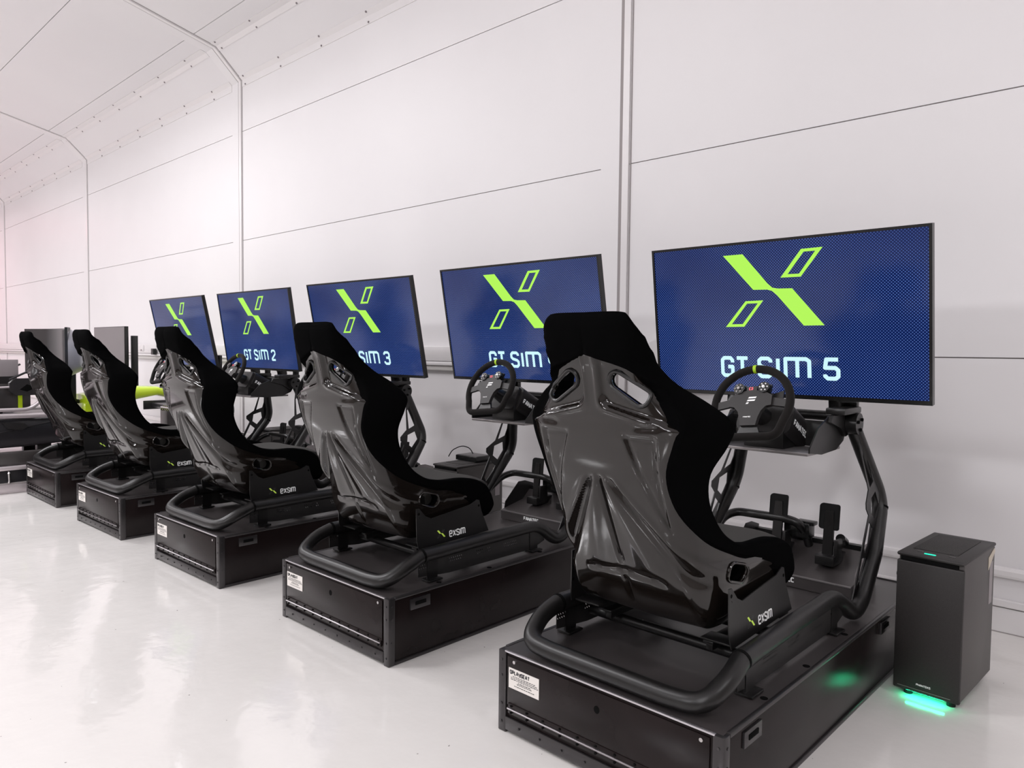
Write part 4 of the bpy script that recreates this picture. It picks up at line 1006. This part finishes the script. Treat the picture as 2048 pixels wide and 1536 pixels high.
# ------------------------------------------------------------------ formula car simulator on its platform
def formula():
    cx = -8.62
    t = empty('formula_simulator', (cx, 1.9, .24), 0, 'open-wheel formula car simulator with a lime green nose at the far left', 'racing simulator')
    o = (cx, 1.9, .24); B = lambda mb, name, m, parent=None, smooth=40, props=None: mb.build(name, m, parent or t, o, smooth=smooth, props=props)
    def loft(secs, name, m, n=20, par=None):
        mb = MB(); rings = []
        for (y, w_, z0, z1, e) in secs:
            r_ = []
            for k in range(n):
                a = 2*math.pi*k/n; c, s = math.cos(a), math.sin(a)
                sx = math.copysign(abs(c)**e, c); sz = math.copysign(abs(s)**e, s); r_.append(Vector((cx+sx*w_, y, (z0+z1)/2+sz*(z1-z0)/2)))
            rings.append(r_)
        vs = [v for r_ in rings for v in r_]; fs = []
        for i in range(len(rings)-1):
            for k in range(n): fs.append((i*n+k, i*n+(k+1) % n, (i+1)*n+(k+1) % n, (i+1)*n+k))
        fs += [tuple(range(n)), tuple((len(rings)-1)*n+k for k in range(n))]
        mb.add(vs, fs); return B(mb, name, m, par)
    hull = loft([(.75, .30, .34, .62, .5), (1.2, .40, .33, .66, .4), (1.9, .43, .34, .66, .35), (2.4, .40, .36, .66, .4), (2.75, .28, .42, .66, .5)], 'hull', 'carbon')
    loft([(.72, .14, .60, .98, .7), (1.1, .20, .62, 1.06, .7), (1.45, .24, .62, 1.00, .6), (1.62, .26, .62, .90, .6)], 'engine_cover', 'carbon')
    nose = \
        loft([(2.50, .25, .60, .82, .6), (2.9, .21, .72, .90, .6), (3.25, .16, .785, .885, .6), (3.55, .12, .715, .80, .7), (3.82, .085, .655, .715, .8)], 'nose', 'limebody')
    nose['label'] = 'lime green nose cone'
    mb = MB(); mb.prism([(2.45, .60), (2.60, .60), (2.86, .66), (2.86, .74), (2.45, .74)], lambda a, b, d: (cx+.30+d, a, b), 0, .06); B(mb, 'side_flash', 'limebody')
    mb = MB(); mb.box(cx-.62, cx+.62, 3.45, 3.80, .60, .655, .018); B(mb, 'front_wing', 'carbon')
    for s in (-1, 1):
        mb = MB(); mb.box(cx+s*.60-.010, cx+s*.60+.010, 3.36, 3.84, .575, .68, .004); B(mb, 'wing_endplate', 'carbon')
    mb = MB(); mb.box(cx-.10, cx+.10, 3.36, 3.50, .24, .60, .01); B(mb, 'nose_leg', 'case_top')
    mb = MB()
    for a in range(5): mb.tube([(cx-.1+a*.05, 3.37, .60), (cx-.08+a*.05, 3.40, .655)], .010, 8)
    mb.tube([(cx-.12, 3.38, .635), (cx+.12, 3.38, .635)], .009, 8); B(mb, 'nose_clamp', 'steel')
    # rear wing
    mb = MB(); mb.prism([(.55, .80), (.95, .82), (.95, .845), (.55, .86)], lambda a, b, d: (cx+d, a, b), -.42, .42); mb.prism([(.62, 1.12), (.9, 1.15), (.9, 1.17), (.62, 1.17)], lambda a, b, d: (cx+d, a, b), -.42, .42); B(mb, 'rear_wing', 'carbon')
    for s in (-1, 1):
        mb = MB(); mb.prism([(.55, .78), (.97, .80), (.97, 1.19), (.58, 1.19)], lambda a, b, d: (cx+s*(.425+d), a, b), 0, .012); B(mb, 'wing_endplate', 'grey_back')
        # rails along the tub
        mb = MB(); mb.tube(fillet([(cx+s*.44, .8, .725), (cx+s*.44, 1.95, .715), (cx+s*.43, 2.05, .80), (cx+s*.36, 2.10, .95)], .08, 6), .018, 12); mb.tube([(cx+s*.445, .8, .672), (cx+s*.445, 2.35, .652)], .026, 12); B(mb, 'side_tube', 'silver')
        # upright shifter box with a cut-out, and push rod
        mb = MB(); mb.prism([(1.79, .97), (1.84, 1.012), (2.02, 1.012), (2.04, .93), (2.00, .85), (1.84, .85), (1.79, .89)], lambda a, b, d: (cx+s*(.36+d), a, b), 0, .06); bx = B(mb, 'control_box', 'case_edge')
        mb = MB(); mb.prism([(1.87, .905), (1.93, .955), (2.01, .925), (1.93, .885)], lambda a, b, d: (cx+s*(.4205+d), a, b), 0, .002); B(mb, 'box_cutout', 'hole', bx)
        mb = MB(); mb.tube([(cx+s*.39, .9, .90), (cx+s*.39, 1.80, .93)], .010, 10); B(mb, 'push_rod', 'silver')
        for y in (1.45, 1.66):
            mb = MB(); mb.tube([(cx+s*.39, y-.04, .918), (cx+s*.39, y+.04, .922)], .028, 12); B(mb, 'rod_joint', 'carbon')
        mb = MB(); mb.box(min(cx+s*.30, cx+s*.33), max(cx+s*.30, cx+s*.33), 1.10, 1.98, .70, .93, .004); B(mb, 'side_panel', 'case_top')
        mb = MB(); mb.box(min(cx+s*.332, cx+s*.338), max(cx+s*.332, cx+s*.338), 1.875, 1.91, .70, .90); B(mb, 'lime_stripe', 'limebody', props={'label': 'lime green stripe'})
        mb = MB(); mb.box(cx+s*.34-.004, cx+s*.34+.004, 1.2, 1.88, 1.03, 1.19, .002); B(mb, 'mirror_plate', 'grey_back')
        mb = MB(); mb.tube([(cx+s*.37, 1.80, 1.0), (cx+s*.37, 2.06, 1.13)], .010, 8); B(mb, 'brace', 'carbon')
        mb = MB(); mb.tube([(cx+s*.436, .95, .36), (cx+s*.436, 2.20, .60)], .004, 6); B(mb, 'trim_line', 'case_edge')
        mb = MB(); mb.prism([(1.72, .60), (1.90, .585), (1.93, .55), (1.88, .52), (1.76, .54)], lambda a, b, d: (cx+s*(.425+d), a, b), 0, .02); B(mb, 'side_mirror', 'case_edge')
        for y in (.95, 2.1):
            mb = MB(); mb.box(cx+s*.25-.04, cx+s*.25+.04, y-.06, y+.06, .24, .40, .004); B(mb, 'mount_block', 'plate')
    # driver's seat back and wheel behind the display
    loft([(1.62, .20, .60, .84, .5), (1.78, .19, .62, .80, .5)], 'headrest', 'rubber')
    mb = MB(); mb.tube([(cx+.12*math.cos(2*math.pi*k/24), 2.16, .84+.08*math.sin(2*math.pi*k/24)) for k in range(24)], .014, 10, closed=True); B(mb, 'wheel_rim', 'alcantara')
    mb = MB(); mb.box(cx-.08, cx+.08, 2.15, 2.18, .81, .87, .004); mb.tube([(cx, 2.17, .84), (cx, 2.50, .74)], .02, 10); B(mb, 'wheel_hub', 'bezel')
    # platform
    t2 = empty('simulator_platform', (cx, 1.6, 0), 0, 'low black platform with silver edges under the formula simulator', 'platform')
    o2 = (cx, 1.6, 0); x0, x1, y0, y1 = -9.5, -7.74, .15, 3.2
    mb = MB(); mb.box(x0+.03, x1-.03, y0+.03, y1-.03, .0, .205, .004); mb.build('platform_body', 'carbon', t2, o2)
    mb = MB(); mb.box(x0, x1, y0, y1, 0, .085, .006); mb.build('lower_edge', 'silver', t2, o2)
    mb = MB(); mb.box(x0-.003, x1+.003, y0-.003, y1+.003, .086, .094); mb.build('edge_line', 'gap', t2, o2)
    mb = MB(); mb.box(x0, x1, y0, y1, .205, .240, .010); mb.build('upper_edge', 'silver', t2, o2)
    for y in (.6, 1.67, 2.8):
        mb = MB(); mb.tube([(x1-.01, y, .195), (x1+.006, y, .18), (x1+.010, y, .12), (x1+.002, y, .10)], .012, 8, radii=[.008, .014, .010, .016]); mb.build('toggle_clasp', 'steel', t2, o2)
    mb = MB(); mb.box(-7.88, -7.80, 1.0, 2.6, .2405, .36, .006); B(mb, 'side_beam', 'case_top')
formula()
# curved display of the formula simulator
t = empty('curved_display', (-8.62, 2.3, .66), 0, 'curved dark display with a pale back standing over the formula simulator', 'display')
def arc(off, k, n=24):
    a = -1+2*k/n; return Vector((a*.72-math.copysign(abs(a)**3*.02, a)-0, .16*(1-a*a)-.12+off, 0))
mb = MB(); fs = []; vs = []; n_ = 24
for k in range(n_+1):
    p, q = arc(0, k), arc(.025, k)
    vs += [(p.x, p.y, .36), (p.x, p.y, .845), (q.x, q.y, .36), (q.x, q.y, .845)]
for k in range(n_):
    a = k*4; b = a+4; fs += [(a, b, b+1, a+1), (a+2, a+3, b+3, b+2), (a+1, b+1, b+3, a+3), (a, a+2, b+2, b)]
fs += [(0, 1, 3, 2), (n_*4, n_*4+2, n_*4+3, n_*4+1)]
mb.add(vs, fs); pn = mb.build('display_panel', 'off_screen', t, smooth=50)
mb = MB(); vs, fs = [], []
for k in range(n_+1):
    p = arc(.026, k); q = arc(.026, k)+Vector((.0, .05+.10*(1-abs(-1+2*k/n_)**2)**.5, 0))
    h_ = 1-abs(-1+2*k/n_)**6*.5
    vs += [(p.x, p.y, .60-.235*h_), (p.x, p.y, .60+.235*h_), (q.x, q.y, .60-.17*h_), (q.x, q.y, .60+.17*h_)]
for k in range(n_):
    a = k*4; b = a+4; fs += [(a, b, b+1, a+1), (a+2, a+3, b+3, b+2), (a+1, b+1, b+3, a+3), (a, a+2, b+2, b)]
fs += [(0, 1, 3, 2), (n_*4, n_*4+2, n_*4+3, n_*4+1)]
mb.add(vs, fs); mb.build('pale_back_cover', mat('pale_blue_grey', (.50, .50, .56, 1), .35), t, smooth=50, props={'label': 'pale blue-grey back cover'})
mb = MB(); mb.box(-.05, .05, .10, .16, 0.0, .40, .005); mb.build('display_post', 'plate', t)
